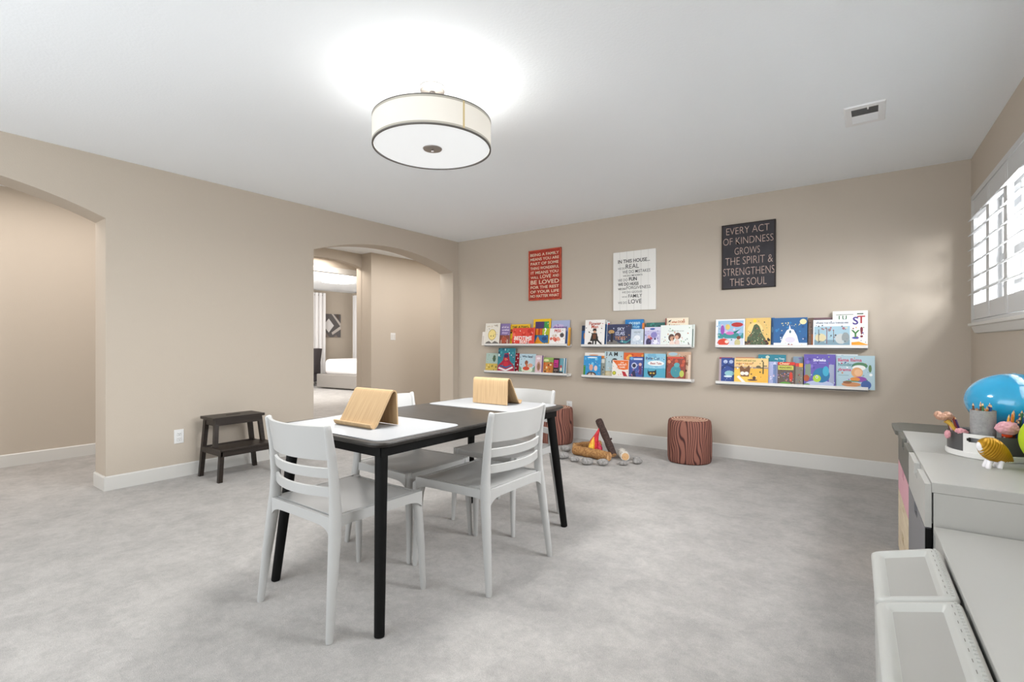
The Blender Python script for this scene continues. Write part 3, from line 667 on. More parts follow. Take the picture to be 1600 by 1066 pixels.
for i, (x, y, r, lb) in enumerate(ROCK):
    rnd = random.Random(i+50); bm = bmesh.new(); bmesh.ops.create_icosphere(bm, subdivisions=3, radius=1.0)
    sx, sy, sz = r*rnd.uniform(0.95, 1.15), r*rnd.uniform(0.75, 0.9), r*rnd.uniform(0.58, 0.72); off = Vector((i*3.1, 0, 0))
    for v in bm.verts:
        k = 1+0.16*noise.noise(v.co*1.2+off); v.co = Vector((v.co.x*sx*k, v.co.y*sy*k, sz*(1+v.co.z*k)*0.97))
    zmin = min(v.co.z for v in bm.verts)
    for v in bm.verts: v.co.z -= zmin
    o = link('toy_stone', bm, STONE, None, True); o.location = (x, y, 0); o.rotation_euler = (0, 0, rnd.uniform(0.2, 1.0)); tag(o, 'grey plush '+lb, 'toy stone', 'grey plush stones around the toy campfire')

BOOKS = [
('1U',-4.186,-4.13,1.265,1,'thin white book at the left end of the upper ledge under the red sign','ece8e2',[('r',0.1,0.1,0.5,0.6,'d9d4cc')]),
('1U',-4.122,-3.88,1.376,0,'white book with a pale yellow face on the upper ledge under the red sign','e6e2d8',[('s',9,1,['b8a48a','8f8678'],0.1,0.83,0.8,0.1,0.07),('e',0.5,0.48,0.56,0.5,'b9a468'),('e',0.5,0.48,0.5,0.44,'efdb8e'),('e',0.42,0.42,0.06,0.06,'3a3530'),('e',0.6,0.42,0.06,0.06,'3a3530'),('p',[(0.02,0),(0.1,0.14),(0.3,0.2),(0.5,0.1),(0.7,0.2),(0.95,0.12),(0.98,0)],'6e6b68')]),
('1U',-3.888,-3.732,1.367,1,'purple book with a rusty brown lower half on the upper ledge under the red sign','8573a8',[('r',0,0,1,0.47,'8c4a3c'),('e',0.45,0.25,0.6,0.3,'b4553b'),('t','all of us',0.5,0.84,0.7,'e8dff2'),('t','together',0.55,0.7,0.75,'e8dff2'),('t','always',0.5,0.57,0.6,'d8c8ec'),('r',0.1,0.05,0.1,0.2,'d9c6b6'),('r',0.75,0.05,0.1,0.22,'d9c6b6')]),
('1U',-3.753,-3.44,1.354,2,'yellow book with black lettering behind the red one on the upper red-sign ledge','eec12c',[('t','THE A-TWO',0.52,0.86,0.8,'1d1a18'),('s',16,3,['c4521f','2b2422','d98a1e','7a2f1d'],0.08,0.1,0.84,0.66,0.14)]),
('1U',-3.672,-3.338,1.305,0,'wide coral red book with white brush lettering on the upper ledge under the red sign','e2493c',[('s',14,4,['d23427','f0705c','c92d28'],0.02,0.02,0.94,0.9,0.16),('t','BEDTIME',0.5,0.42,0.8,'fbf3ee'),('t','BEAST',0.58,0.22,0.45,'fbf3ee'),('s',8,5,['7d1f1c','c03028'],0.02,0,0.9,0.14,0.1)]),
('1U',-3.391,-3.138,1.413,2,'tall yellow bordered book with picture panels on the upper ledge under the red sign','efc01e',[('r',0.12,0.1,0.78,0.8,'3c7a56'),('r',0.12,0.64,0.5,0.26,'4b3566'),('r',0.66,0.62,0.24,0.28,'3f9a4d'),('r',0.12,0.4,0.42,0.24,'d8641c'),('r',0.2,0.4,0.06,0.24,'f5a02a'),('r',0.34,0.4,0.05,0.24,'8d2f12'),('r',0.56,0.4,0.34,0.24,'b9c832'),('t','?',0.72,0.52,0.13,'ffffff'),('r',0.12,0.1,0.78,0.28,'2d6ea8'),('p',[(0.12,0.1),(0.3,0.36),(0.42,0.2),(0.6,0.1)],'e2951e'),('e',0.68,0.26,0.3,0.14,'274b7e')]),
('1U',-3.13,-2.876,1.388,2,'lavender blue book behind the white pig one on the upper ledge under the red sign','a9b3d6',[('e',0.4,0.75,0.6,0.2,'c9b7dd'),('t','dreams',0.5,0.72,0.75,'7a4f9a'),('r',0.82,0,0.1,0.6,'4b6ea8'),('s',8,6,['8d9cc8','e3d8ee'],0.05,0.2,0.85,0.4,0.1)]),
('1U',-3.12,-2.905,1.292,0,'white book with red title and pink pigs on the upper ledge under the red sign','f3f0ee',[('t','PIGS',0.52,0.85,0.42,'c8352b'),('e',0.8,0.6,0.26,0.26,'4d4a4c'),('s',12,7,['e4836e','e8a18d','cf5f4d'],0.02,0.3,0.8,0.18,0.2),('e',0.4,0.58,0.14,0.16,'c9b6a6'),('e',0.25,0.57,0.12,0.14,'d7c8ba')]),
('1U',-2.879,-2.848,1.299,1,'thin yellow orange book at the right end of the upper ledge under the red sign','e9ac2b',[('r',0.5,0.0,0.5,0.9,'c98a1d')]),
('1L',-4.124,-3.925,0.983,1,'pale teal book with a yellow meadow on the lower ledge under the red sign','a9c0b8',[('r',0,0,1,0.45,'cfb357'),('e',0.7,0.72,0.25,0.36,'45614c'),('s',9,8,['6d6a35','3b3a28','e0cf8a','8a7d3c'],0.05,0.02,0.9,0.36,0.16)]),
('1L',-3.909,-3.636,1.051,0,'tall teal book with a big red robed figure on the lower red-sign ledge','2c7f90',[('s',12,9,['1c5f74','49a3aa','c8dfe2','1e4a5e'],0,0.55,1,0.43,0.16),('p',[(0,0),(0.02,0.28),(0.3,0.5),(0.38,0.78),(0.62,0.8),(0.7,0.5),(0.98,0.26),(1,0)],'a51f3d'),('e',0.48,0.68,0.26,0.16,'3e2a58'),('e',0.47,0.55,0.16,0.12,'d8604c'),('p',[(0.05,0.16),(0.5,0.06),(0.92,0.2),(0.88,0.26),(0.5,0.13),(0.1,0.23)],'e9dfe4'),('p',[(0.1,0.26),(0.5,0.18),(0.86,0.3),(0.8,0.34),(0.5,0.24),(0.16,0.31)],'2f5e94'),('e',0.5,0.36,0.3,0.2,'c4283c')]),
('1L',-3.673,-3.6,0.987,2,'narrow red book with white dots on the lower ledge under the red sign','a3192c',[('e',0.4,0.9,0.3,0.07,'f3e6e6'),('e',0.7,0.74,0.3,0.07,'f3e6e6'),('e',0.35,0.58,0.3,0.07,'f3e6e6'),('e',0.7,0.42,0.3,0.07,'f3e6e6'),('e',0.4,0.25,0.3,0.07,'f3e6e6'),('e',0.7,0.1,0.3,0.07,'f3e6e6')]),
('1L',-3.583,-3.338,0.981,1,'light blue book with a red dressed fox on the lower ledge under the red sign','b9d3df',[('t','Who Says?',0.5,0.85,0.66,'2c3f57'),('p',[(0,0),(0,0.4),(0.2,0.25),(0.8,0.22),(1,0.42),(1,0)],'7da38a'),('e',0.5,0.2,0.7,0.3,'d7e2cd'),('e',0.45,0.26,0.42,0.2,'cf4a32'),('e',0.45,0.55,0.2,0.24,'8f5236'),('e',0.7,0.42,0.3,0.2,'d9a58f'),('e',0.48,0.42,0.13,0.2,'c7724a')]),
('1L',-3.327,-3.212,0.966,0,'pale pink book with a brown owl and purple edge on the lower red-sign ledge','d9bfc6',[('r',0.85,0,0.15,1,'5b3c72'),('e',0.45,0.42,0.5,0.5,'b98e7e'),('e',0.45,0.4,0.3,0.35,'8e6a50'),('e',0.4,0.84,0.5,0.12,'ece0e4')]),
('1L',-3.228,-3.077,0.941,1,'orange and green crowded book on the lower ledge under the red sign','c97a35',[('r',0,0.72,1,0.28,'8fae5d'),('e',0.3,0.84,0.5,0.14,'dfe3a8'),('s',26,10,['e5b25b','b3432c','5f3a24','f0e0b8','83984a','d35f35'],0,0.02,0.98,0.68,0.17)]),
('1L',-3.067,-2.988,0.935,0,'black book with a magenta panel on the lower ledge under the red sign','2a2226',[('r',0.08,0.45,0.8,0.45,'c02a80'),('r',0.2,0.52,0.5,0.05,'5a1440'),('r',0.2,0.64,0.5,0.05,'5a1440'),('t','MORE',0.5,0.3,0.6,'c0a9a0'),('s',5,11,['574a42','8b7f6b'],0.1,0.05,0.8,0.2,0.2)]),
('1L',-3.003,-2.942,0.934,1,'narrow teal book with a child on the lower ledge under the red sign','6da5b3',[('e',0.5,0.5,0.6,0.2,'b85c60'),('e',0.5,0.34,0.5,0.2,'f0d7c2'),('r',0,0,1,0.2,'3a3434')]),
('1L',-2.961,-2.912,0.936,2,'thin white and blue book at the right end of the lower red-sign ledge','e6e9ea',[('r',0.55,0.0,0.35,1,'2f6d8c')]),
('2U',-2.713,-2.659,1.319,2,'navy blue book at the left end of the upper ledge under the white sign','1c5f9e',[('r',0.0,0.75,1,0.25,'23304a'),('e',0.7,0.5,0.3,0.3,'cf8a3c')]),
('2U',-2.648,-2.402,1.38,0,'white book with a standing man in black on the upper ledge under the white sign','f2efec',[('t','Flower',0.5,0.86,0.6,'b0452e'),('t','Man',0.5,0.74,0.34,'c2502f'),('e',0.5,0.6,0.22,0.06,'1f1d1c'),('r',0.42,0.6,0.16,0.07,'1f1d1c'),('e',0.5,0.54,0.14,0.1,'d1a283'),('p',[(0.28,0.2),(0.38,0.5),(0.62,0.5),(0.72,0.2)],'2c2622'),('r',0.42,0.28,0.16,0.18,'6d3e23'),('r',0.4,0.02,0.08,0.2,'22201f'),('r',0.54,0.02,0.08,0.2,'22201f'),('e',0.28,0.1,0.22,0.14,'332b26'),('p',[(0.62,0.22),(0.88,0.04),(0.92,0.08),(0.66,0.28)],'1d1b1b')]),
('2U',-2.435,-2.394,1.374,2,'narrow bright blue book edge on the upper ledge under the white sign','2b6cb5',[('r',0,0.85,1,0.15,'f0f0ee')]),
('2U',-2.389,-2.355,1.354,1,'narrow white book beside the dark seascape on the upper ledge under the white sign','dfe5ea',[('r',0.4,0.0,0.5,0.6,'3f7fc0'),('r',0.4,0.8,0.6,0.15,'d04c48')]),
('2U',-2.372,-2.089,1.323,0,'dark navy seascape book with pale lettering on the upper ledge under the white sign','343a5a',[('p',[(0,0),(0,0.2),(0.3,0.3),(0.6,0.12),(1,0.16),(1,0)],'74706c'),('p',[(0.55,0.2),(0.8,0.14),(1,0.3),(1,0.36),(0.85,0.24),(0.6,0.28)],'3d8a90'),('e',0.18,0.66,0.26,0.18,'b6925c'),('r',0.16,0.2,0.1,0.4,'241f28'),('t','SKY',0.58,0.78,0.3,'cfd3e4'),('t','SEAS',0.55,0.58,0.4,'b9bfd6'),('t','TIDES',0.56,0.38,0.44,'c08a62'),('s',10,12,['5a5f86','8a90b4','282a44'],0.3,0.3,0.68,0.62,0.1)]),
('2U',-2.183,-1.973,1.373,2,'tall bright blue book with pale swirl lettering on the upper ledge under the white sign','1a7cc2',[('t','ocean',0.52,0.86,0.6,'bfe4f2'),('t','blue',0.6,0.74,0.4,'9fd4ec'),('e',0.4,0.6,0.7,0.12,'2aa0d8')]),
('2U',-1.979,-1.954,1.331,1,'narrow orange and green book edge on the upper ledge under the white sign','d9803a',[('r',0,0.3,1,0.4,'4a9a4e')]),
('2U',-2.091,-1.951,1.267,0,'pale grey blue book with a white bear on the upper ledge under the white sign','c3cfdd',[('e',0.5,0.82,0.6,0.12,'a9b6c2'),('e',0.5,0.5,0.5,0.3,'e9eef4'),('e',0.3,0.4,0.3,0.2,'dbe3ee'),('s',6,13,['9fb0c6','e6ecf2'],0.1,0.05,0.8,0.3,0.14)]),
('2U',-1.943,-1.743,1.333,2,'dark teal book mostly hidden on the upper ledge under the white sign','2a6460',[('s',8,14,['1a4a48','3c8a7e','20302e'],0,0.6,1,0.38,0.2)]),
('2U',-1.941,-1.768,1.285,0,'pale violet book with two figures in snow on the upper ledge under the white sign','c2bfe0',[('r',0,0.82,1,0.18,'d8d6ec'),('e',0.5,0.9,0.34,0.1,'3d5aa8'),('e',0.28,0.24,0.34,0.4,'3a3158'),('e',0.3,0.5,0.2,0.16,'d9a0a0'),('e',0.42,0.42,0.16,0.14,'a43c58'),('e',0.6,0.6,0.4,0.3,'8c86c4'),('e',0.7,0.25,0.3,0.25,'efeefa'),('e',0.68,0.4,0.14,0.12,'4a4a74'),('s',9,15,['8078b8','f2f0fb','655c9a'],0.05,0.05,0.9,0.75,0.09)]),
('2U',-1.729,-1.5,1.377,2,'tall cream book with orange lettering on the upper ledge under the white sign','efe3cb',[('t','what DOES',0.55,0.86,0.6,'c2622e'),('t','it MEAN now',0.52,0.73,0.78,'b3552c'),('p',[(0.1,0.84),(0.2,0.88),(0.24,0.94),(0.12,0.9)],'3a4638')]),
('2U',-1.729,-1.719,1.375,1,'thin dark red book edge on the upper ledge under the white sign','8c2f2a',[]),
('2U',-1.769,-1.448,1.301,0,'wide white book with two curly haired children on the upper ledge under the white sign','e8eeea',[('t','Together we grow',0.5,0.72,0.5,'a9b2ae'),('e',0.36,0.42,0.2,0.34,'57403a'),('e',0.38,0.38,0.13,0.2,'c99b80'),('e',0.56,0.5,0.2,0.3,'6a4438'),('e',0.53,0.44,0.12,0.18,'d9a88e'),('e',0.38,0.16,0.16,0.26,'edd7cb'),('e',0.54,0.2,0.16,0.3,'e6cfc6'),('r',0.05,0.0,0.85,0.06,'8fb48c'),('s',14,16,['c07a5c','9cbf8c','b0b8c8'],0.05,0.05,0.9,0.3,0.04),('p',[(0.86,0),(0.9,0.18),(0.95,0.1),(0.98,0)],'4c5450')]),
('2U',-1.458,-1.428,1.304,1,'thin pale book at the right end of the upper ledge under the white sign','d9dfda',[('r',0.2,0.0,0.3,0.8,'4a6a62')]),
('2L',-2.663,-2.448,0.971,0,'bright blue book with a ship wheel on the lower ledge under the white sign','2f8fcb',[('r',0,0.0,0.12,0.55,'3c8a3c'),('e',0.5,0.92,0.6,0.07,'d8ecf6'),('s',7,17,['57b3df','7cc6e8'],0.05,0.5,0.9,0.36,0.16),('e',0.45,0.45,0.22,0.3,'d9a088'),('e',0.72,0.42,0.2,0.26,'e3c9c4'),('e',0.48,0.1,0.56,0.3,'4a3328'),('e',0.48,0.1,0.4,0.2,'c9b8a8'),('r',0.45,0,0.06,0.24,'4a3328')]),
('2L',-2.676,-2.426,1.005,2,'white and orange book behind the blue ship one on the lower white-sign ledge','efe9e2',[('e',0.45,0.9,0.5,0.05,'d98a5a'),('p',[(0.6,0.75),(0.75,0.88),(1,0.88),(1,0.75)],'e28a3a')]),
('2L',-2.461,-2.406,0.946,1,'narrow grey green book on the lower ledge under the white sign','8f948a',[('r',0.1,0.75,0.8,0.2,'d4d2c8'),('s',5,18,['4a4c48','b3a98a'],0.1,0.05,0.8,0.6,0.4)]),
('2L',-2.428,-2.2,1.023,2,'pale blue book with a dark haired child on the lower ledge under the white sign','bcd3da',[('t','I A M',0.4,0.9,0.6,'22282c'),('e',0.55,0.62,0.34,0.24,'2c2326'),('e',0.6,0.52,0.24,0.12,'a8694e'),('r',0.5,0.3,0.4,0.2,'e8ece8'),('r',0,0,0.7,0.25,'c9b98c'),('e',0.3,0.15,0.4,0.14,'d9cfae')]),
('2L',-2.198,-1.973,1.011,2,'orange book mostly hidden behind the navy one on the lower ledge under the white sign','e0662a',[('s',9,19,['f08a2a','c94420','f5b24a'],0.02,0.6,0.95,0.36,0.2)]),
('2L',-2.31,-2.117,0.931,0,'white book with a big orange shape and red bird on the lower white-sign ledge','ece6e0',[('p',[(0.0,0.98),(0.98,0.98),(0.98,0.5),(0.7,0.46),(0.4,0.5),(0.3,0.7)],'e8702a'),('t','THE',0.6,0.86,0.2,'f9e9d8'),('t','GREATEST',0.62,0.74,0.55,'f9e9d8'),('t','GAME',0.62,0.61,0.35,'f9e9d8'),('e',0.14,0.28,0.24,0.22,'9ca32e'),('e',0.14,0.28,0.12,0.12,'d9d23c'),('p',[(0.6,0.4),(0.8,0.36),(0.95,0.12),(0.85,0.03),(0.7,0.15)],'b5202c')]),
('2L',-2.121,-1.961,0.968,1,'navy and violet book with figures in a night sky on the lower white-sign ledge','3a549c',[('r',0.3,0.86,0.62,0.08,'c9d6ee'),('e',0.16,0.92,0.24,0.14,'69a7d8'),('e',0.35,0.6,0.4,0.28,'c9cfe8'),('e',0.35,0.6,0.26,0.18,'2c2c44'),('r',0.68,0.2,0.2,0.4,'5e2f68'),('e',0.78,0.66,0.22,0.14,'d9b8b0'),('p',[(0.1,0),(0.2,0.3),(0.4,0.4),(0.55,0)],'2a2c50'),('s',8,20,['8078c0','c27a9a'],0.05,0.02,0.9,0.4,0.1)]),
('2L',-1.946,-1.717,1.005,0,'sky blue book with a black cat on the lower ledge under the white sign','8cc4dc',[('s',8,21,['a8d6e6','74b2d2'],0,0.3,1,0.65,0.28),('t','Pete Cat',0.4,0.82,0.66,'3d5f8a'),('e',0.55,0.63,0.78,0.2,'eef3f3'),('t','Best Tale',0.56,0.63,0.52,'b05a5a'),('r',0,0.08,1,0.36,'4fa3bf'),('p',[(0.18,0.4),(0.22,0.32),(0.5,0.34),(0.58,0.4),(0.6,0.22),(0.5,0.14),(0.26,0.14),(0.18,0.24)],'23222a'),('e',0.33,0.25,0.1,0.06,'d9b23c'),('e',0.47,0.25,0.1,0.06,'d9b23c'),('r',0.35,0,0.1,0.16,'23222a')]),
('2L',-1.729,-1.716,1.0,1,'thin dark green book edge on the lower ledge under the white sign','3f6a3a',[]),
('2L',-1.712,-1.469,1.027,1,'pale brown book with dark hair shapes at the right of the lower white-sign ledge','c9a489',[('s',12,22,['5a3a2c','8a5c44','d9c0aa','4a2e24'],0.3,0.3,0.68,0.66,0.2),('e',0.25,0.92,0.4,0.12,'a8c4d0'),('r',0.9,0,0.1,0.9,'dfc9b4')]),
('2L',-1.706,-1.514,0.976,0,'red brown book with a teal furry animal on the lower ledge under the white sign','8c3a2c',[('r',0.05,0.93,0.85,0.06,'d9503c'),('s',12,23,['c4553a','6a2a22','d98a5c'],0,0.1,0.95,0.8,0.2),('e',0.5,0.38,0.56,0.5,'3f8f9c'),('e',0.55,0.66,0.3,0.2,'5ba7b0'),('e',0.82,0.3,0.24,0.28,'b9c45a'),('r',0,0,1,0.1,'e0a98c')]),
('3U',-1.225,-0.963,1.346,0,'white framed book with a red haired swimmer on the upper ledge under the black sign','eef0f2',[('r',0.08,0.03,0.88,0.92,'9cc0dc'),('r',0.08,0.32,0.88,0.18,'3a8f92'),('r',0.08,0.03,0.88,0.28,'d6d9e6'),('s',10,24,['c9b4dc','7ab0d0','e9c4d6'],0.1,0.45,0.84,0.44,0.12),('e',0.74,0.8,0.4,0.16,'b82f2c'),('p',[(0.5,0.5),(0.8,0.62),(0.88,0.68),(0.7,0.5)],'1f6f6a'),('e',0.42,0.72,0.16,0.2,'e3c56a'),('e',0.24,0.62,0.14,0.34,'9a4fb0'),('e',0.5,0.5,0.28,0.12,'d873b8'),('e',0.28,0.18,0.4,0.26,'d8452c'),('e',0.4,0.2,0.14,0.12,'f0dccb'),('e',0.76,0.16,0.2,0.26,'c9c08a'),('e',0.8,0.34,0.14,0.12,'7a3f2c')]),
('3U',-0.966,-0.747,1.352,1,'golden book with a large decorated fir tree on the upper ledge under the black sign','e4bf72',[('e',0.4,0.6,0.6,0.5,'f0d28c'),('p',[(0.05,0.06),(0.1,0.35),(0.25,0.5),(0.35,0.76),(0.45,0.8),(0.56,0.72),(0.68,0.45),(0.8,0.3),(0.85,0.08)],'4f5f44'),('s',46,25,['8a9a6a','d9d2a8','2f3f30','b0644a','6a7a58'],0.16,0.08,0.56,0.5,0.05),('e',0.38,0.9,0.14,0.12,'f2d23a'),('r',0,0,1,0.09,'5a2f2a'),('s',8,26,['2e2420','4a2c28','8c4a3c'],0,0.03,0.2,0.26,0.12),('s',8,27,['2e2420','4a2c28','7a3c34'],0.74,0.03,0.24,0.26,0.12)]),
('3U',-0.75,-0.72,1.351,2,'narrow blue book between the fir tree and night sky ones on the upper black-sign ledge','2a6aa8',[('e',0.4,0.6,0.5,0.2,'6aa8d6')]),
('3U',-0.721,-0.456,1.345,0,'wide night blue book with a furry white animal on the upper black-sign ledge','1d5c94',[('r',0,0,1,0.16,'e3e9f2'),('s',10,28,['2f7ab4','17487a'],0.02,0.2,0.95,0.7,0.12),('e',0.88,0.86,0.2,0.18,'e9dca8'),('s',9,29,['d9cf9c','c4c090'],0.15,0.72,0.62,0.12,0.05),('p',[(0.22,0.16),(0.28,0.35),(0.4,0.58),(0.46,0.62),(0.48,0.78),(0.52,0.62),(0.6,0.6),(0.7,0.4),(0.76,0.16)],'edeef4'),('e',0.5,0.53,0.06,0.1,'4a6a7a'),('e',0.5,0.26,0.3,0.2,'d9d3e2'),('e',0.46,0.08,0.07,0.08,'a8644c'),('e',0.55,0.08,0.07,0.08,'a8644c')]),
('3U',-0.452,-0.409,1.339,1,'narrow brown and orange book on the upper ledge under the black sign','6a5348',[('r',0.6,0.0,0.3,0.45,'b5652e'),('s',6,30,['8a7464','3f332c'],0.05,0.4,0.8,0.5,0.3)]),
('3U',-0.433,-0.184,1.341,2,'dull mauve book behind the palm tree one on the upper ledge under the black sign','7d5f66',[('r',0,0.9,1,0.06,'5a4048')]),
('3U',-0.413,-0.138,1.319,0,'wide pale book with palm trees and a sleeping beast on the upper black-sign ledge','dfe5ee',[('r',0.03,0.1,0.94,0.66,'9fbecd'),('r',0.03,0.1,0.94,0.18,'7c98a6'),('e',0.2,0.36,0.3,0.3,'d6c9a0'),('t','WHERE THE WILD THINGS ARE',0.5,0.88,0.86,'4a4650'),('r',0.14,0.16,0.02,0.5,'5d5a58'),('r',0.36,0.14,0.02,0.54,'7a4a52'),('r',0.54,0.2,0.015,0.42,'5d5a58'),('s',7,31,['a06a74','8c7a7c'],0.2,0.62,0.7,0.1,0.1),('e',0.74,0.32,0.3,0.36,'bfc3c2'),('e',0.86,0.36,0.2,0.36,'8d9698'),('t','STORY AND PICTURES',0.5,0.045,0.7,'5c6470'),('s',12,32,['6f858f','b8c9cc','55636a'],0.05,0.14,0.86,0.3,0.05)]),
('3U',-0.272,-0.024,1.391,1,'tall white book with big multicoloured lettering at the right of the upper black-sign ledge','eeece6',[('r',0.1,0.89,0.5,0.02,'8a9088'),('t','J U',0.28,0.8,0.26,'2f6a4a'),('t','S',0.66,0.73,0.16,'4a3a8a'),('t','T',0.82,0.76,0.22,'a8323c'),('r',0.7,0.9,0.18,0.03,'2c4f3c'),('t','T R',0.32,0.42,0.3,'b0303c'),('t','Y',0.66,0.38,0.24,'3a7a3c'),('t','!',0.83,0.42,0.08,'7a2c3a'),('e',0.66,0.27,0.2,0.06,'4a4aa0'),('p',[(0.55,0.02),(0.55,0.15),(0.75,0.17),(1,0.09),(1,0.03)],'ec9a22')]),
('3L',-1.203,-1.081,0.979,2,'pink edged white book at the left end of the lower ledge under the black sign','d9c4cc',[('r',0.0,0.93,1,0.07,'a8405c')]),
('3L',-1.179,-1.05,0.974,1,'navy book with a pale blue fish on the lower ledge under the black sign','1d3f8c',[('e',0.6,0.4,0.7,0.2,'8fc4cc'),('e',0.3,0.85,0.3,0.14,'b8c6e4'),('e',0.7,0.85,0.3,0.14,'a8bade'),('e',0.5,0.28,0.6,0.08,'d8e6ea'),('p',[(0,0.5),(0.4,0.7),(1,0.55),(1,0.62),(0.4,0.8),(0,0.62)],'14306e')]),
('3L',-1.056,-0.765,0.974,0,'wide yellow desert book with a big eyed animal on the lower black-sign ledge','e9b440',[('r',0,0.66,1,0.34,'ecc98a'),('r',0,0.62,1,0.05,'a08a86'),('t','desert yell and run',0.34,0.9,0.6,'8c8a3a'),('t','under a hot sun',0.3,0.8,0.5,'b8642c'),('e',0.2,0.3,0.6,0.6,'efc65a'),('r',0.84,0.42,0.035,0.46,'4f4a2c'),('r',0.76,0.62,0.1,0.035,'4f4a2c'),('r',0.87,0.7,0.1,0.035,'4f4a2c'),('e',0.72,0.68,0.14,0.1,'6a6048'),('p',[(0.16,0.66),(0.22,0.72),(0.3,0.6),(0.36,0.62),(0.44,0.74),(0.48,0.6),(0.44,0.3),(0.2,0.3)],'7a5234'),('e',0.25,0.42,0.13,0.14,'f4eee4'),('e',0.37,0.42,0.13,0.14,'f4eee4'),('p',[(0.08,0.28),(0.14,0.34),(0.36,0.08),(0.28,0.04)],'f2ece6'),('e',0.55,0.18,0.3,0.06,'5c4038'),('e',0.6,0.26,0.1,0.12,'4a3430')]),
('3L',-1.054,-0.889,0.983,2,'cream book behind the yellow desert one on the lower ledge under the black sign','e9d2b4',[('r',0,0.95,1,0.05,'c98a6a')]),
('3L',-0.858,-0.628,1.01,2,'teal book with white script behind the others on the lower ledge under the black sign','178196',[('t','my Tree',0.78,0.86,0.34,'dff0f0'),('e',0.34,0.92,0.14,0.1,'cfdcc8'),('s',8,33,['1f97a8','106a80'],0.02,0.3,0.95,0.5,0.18)]),
('3L',-0.77,-0.686,0.947,1,'lilac book with a tall castle on the lower ledge under the black sign','a9b0d8',[('r',0.5,0.1,0.3,0.8,'6f86b4'),('p',[(0.45,0.88),(0.65,1),(0.85,0.88)],'d0d4ec'),('s',9,34,['c9a4bc','8a90c0','e8e4f2'],0.05,0.02,0.9,0.5,0.18)]),
('3L',-0.689,-0.551,0.945,0,'red topped book with many small figures and a green hill on the lower black-sign ledge','5c4a44',[('r',0,0.88,1,0.12,'d8352a'),('t','Cheer',0.4,0.94,0.6,'f4dcae'),('r',0.02,0.68,0.9,0.18,'c9c85a'),('t','READERS',0.46,0.77,0.7,'4f4a2a'),('s',24,35,['8a6a9a','c9b4a8','4a5f8c','d98a7a','2c2426'],0.02,0.2,0.9,0.46,0.1),('e',0.45,0.04,0.8,0.3,'5f9a3c'),('e',0.78,0.4,0.2,0.4,'cc3a24')]),
('3L',-0.55,-0.489,0.938,0,'red and orange topped book showing a row of toys on the lower black-sign ledge','7c7468',[('r',0,0.86,1,0.14,'c9342a'),('r',0.5,0.84,0.5,0.16,'e9a03c'),('s',16,36,['d8d4cc','3f5f9a','58903c','c8402c','2c2a2a'],0.02,0.02,0.94,0.78,0.16)]),
('3L',-0.572,-0.493,0.995,2,'grey blue book showing above the toys one on the lower ledge under the black sign','7f95a8',[('r',0.55,0.92,0.3,0.04,'7a5aa0')]),
('3L',-0.483,-0.248,1.018,0,'purple book with a round blue monster and green friend on the lower black-sign ledge','5f4fa4',[('t','Shrieks',0.5,0.83,0.4,'f0f0f8'),('r',0.3,0.73,0.4,0.02,'8a7ac8'),('s',8,37,['7a68bc','4a3c8c'],0.04,0.5,0.9,0.44,0.14),('r',0.04,0.3,0.18,0.4,'7c8c7a'),('r',0.8,0.1,0.16,0.6,'9aa0b8'),('e',0.5,0.1,0.9,0.24,'b4bdd8'),('e',0.56,0.38,0.54,0.44,'1f6f9c'),('e',0.7,0.5,0.2,0.3,'3aa0c0'),('e',0.42,0.28,0.26,0.22,'a8c83c'),('e',0.42,0.32,0.08,0.08,'eef2e0'),('e',0.42,0.32,0.04,0.04,'2a3a2a'),('e',0.08,0.28,0.2,0.2,'a8502c'),('e',0.1,0.06,0.24,0.12,'5f8f4a')]),
('3L',-0.313,-0.092,1.022,2,'white book behind the right hand ones on the lower ledge under the black sign','e6eaec',[('e',0.5,0.96,0.1,0.02,'8ab0b8')]),
('3L',-0.247,0.024,1.01,1,'wide pale blue book with a sleeping young animal overhanging the lower black-sign ledge','a9c3cd',[('t','llama llama',0.36,0.87,0.62,'c23c64'),('t','holiday',0.26,0.72,0.4,'4f7f86'),('t','drama',0.23,0.58,0.34,'c23c64'),('r',0.06,0.4,0.28,0.02,'8aa4ae'),('e',0.62,0.7,0.4,0.2,'4f7f5c'),('e',0.6,0.64,0.34,0.16,'e8e8e4'),('e',0.55,0.5,0.3,0.3,'d9a06c'),('e',0.58,0.5,0.2,0.2,'e4b488'),('e',0.88,0.62,0.08,0.22,'5a7a4c'),('e',0.9,0.44,0.08,0.08,'eef0ee'),('e',0.62,0.3,0.36,0.16,'8a4aa0'),('e',0.5,0.3,0.26,0.12,'d88a3c'),('e',0.4,0.14,0.5,0.14,'c98a5c'),('e',0.3,0.2,0.24,0.08,'8a5a3c'),('e',0.78,0.14,0.26,0.26,'3c5c9a'),('e',0.45,0.24,0.4,0.03,'4a7a4c')]),
]
# ============================================================= WALL SIGNS
def sign(x0, x1, z0, z1, label, board, edge, th=0.02):
    t = thing('wall_sign', label, 'sign', ((x0+x1)/2, YB, (z0+z1)/2))
    w, h = (x1-x0)/2, (z1-z0)/2
    bm = bmesh.new(); box(bm, -w, w, -th, -0.0005, -h, h, 0.003); link('board', bm, board, t)
    if edge:
        bm = bmesh.new()
        for a in ((-w, -w+0.012, -h, h), (w-0.012, w, -h, h), (-w, w, h-0.010, h), (-w, w, -h, -h+0.010)): box(bm, a[0], a[1], -th-0.0012, -th+0.001, a[2], a[3])
        link('worn_border', bm, edge, t)
    return t, w, h, -th-0.0008
RED = mat('red_painted_board', 'a8321f', 0.7, var=(14, 0.25)); REDE = mat('worn_orange_edge', 'c45a40', 0.7, var=(30, 0.3))
t, w, h, y = sign(-3.469, -2.999, 1.645, 2.268, 'red wooden sign with cream lettering about being a family', RED, REDE)
bm = bmesh.new()
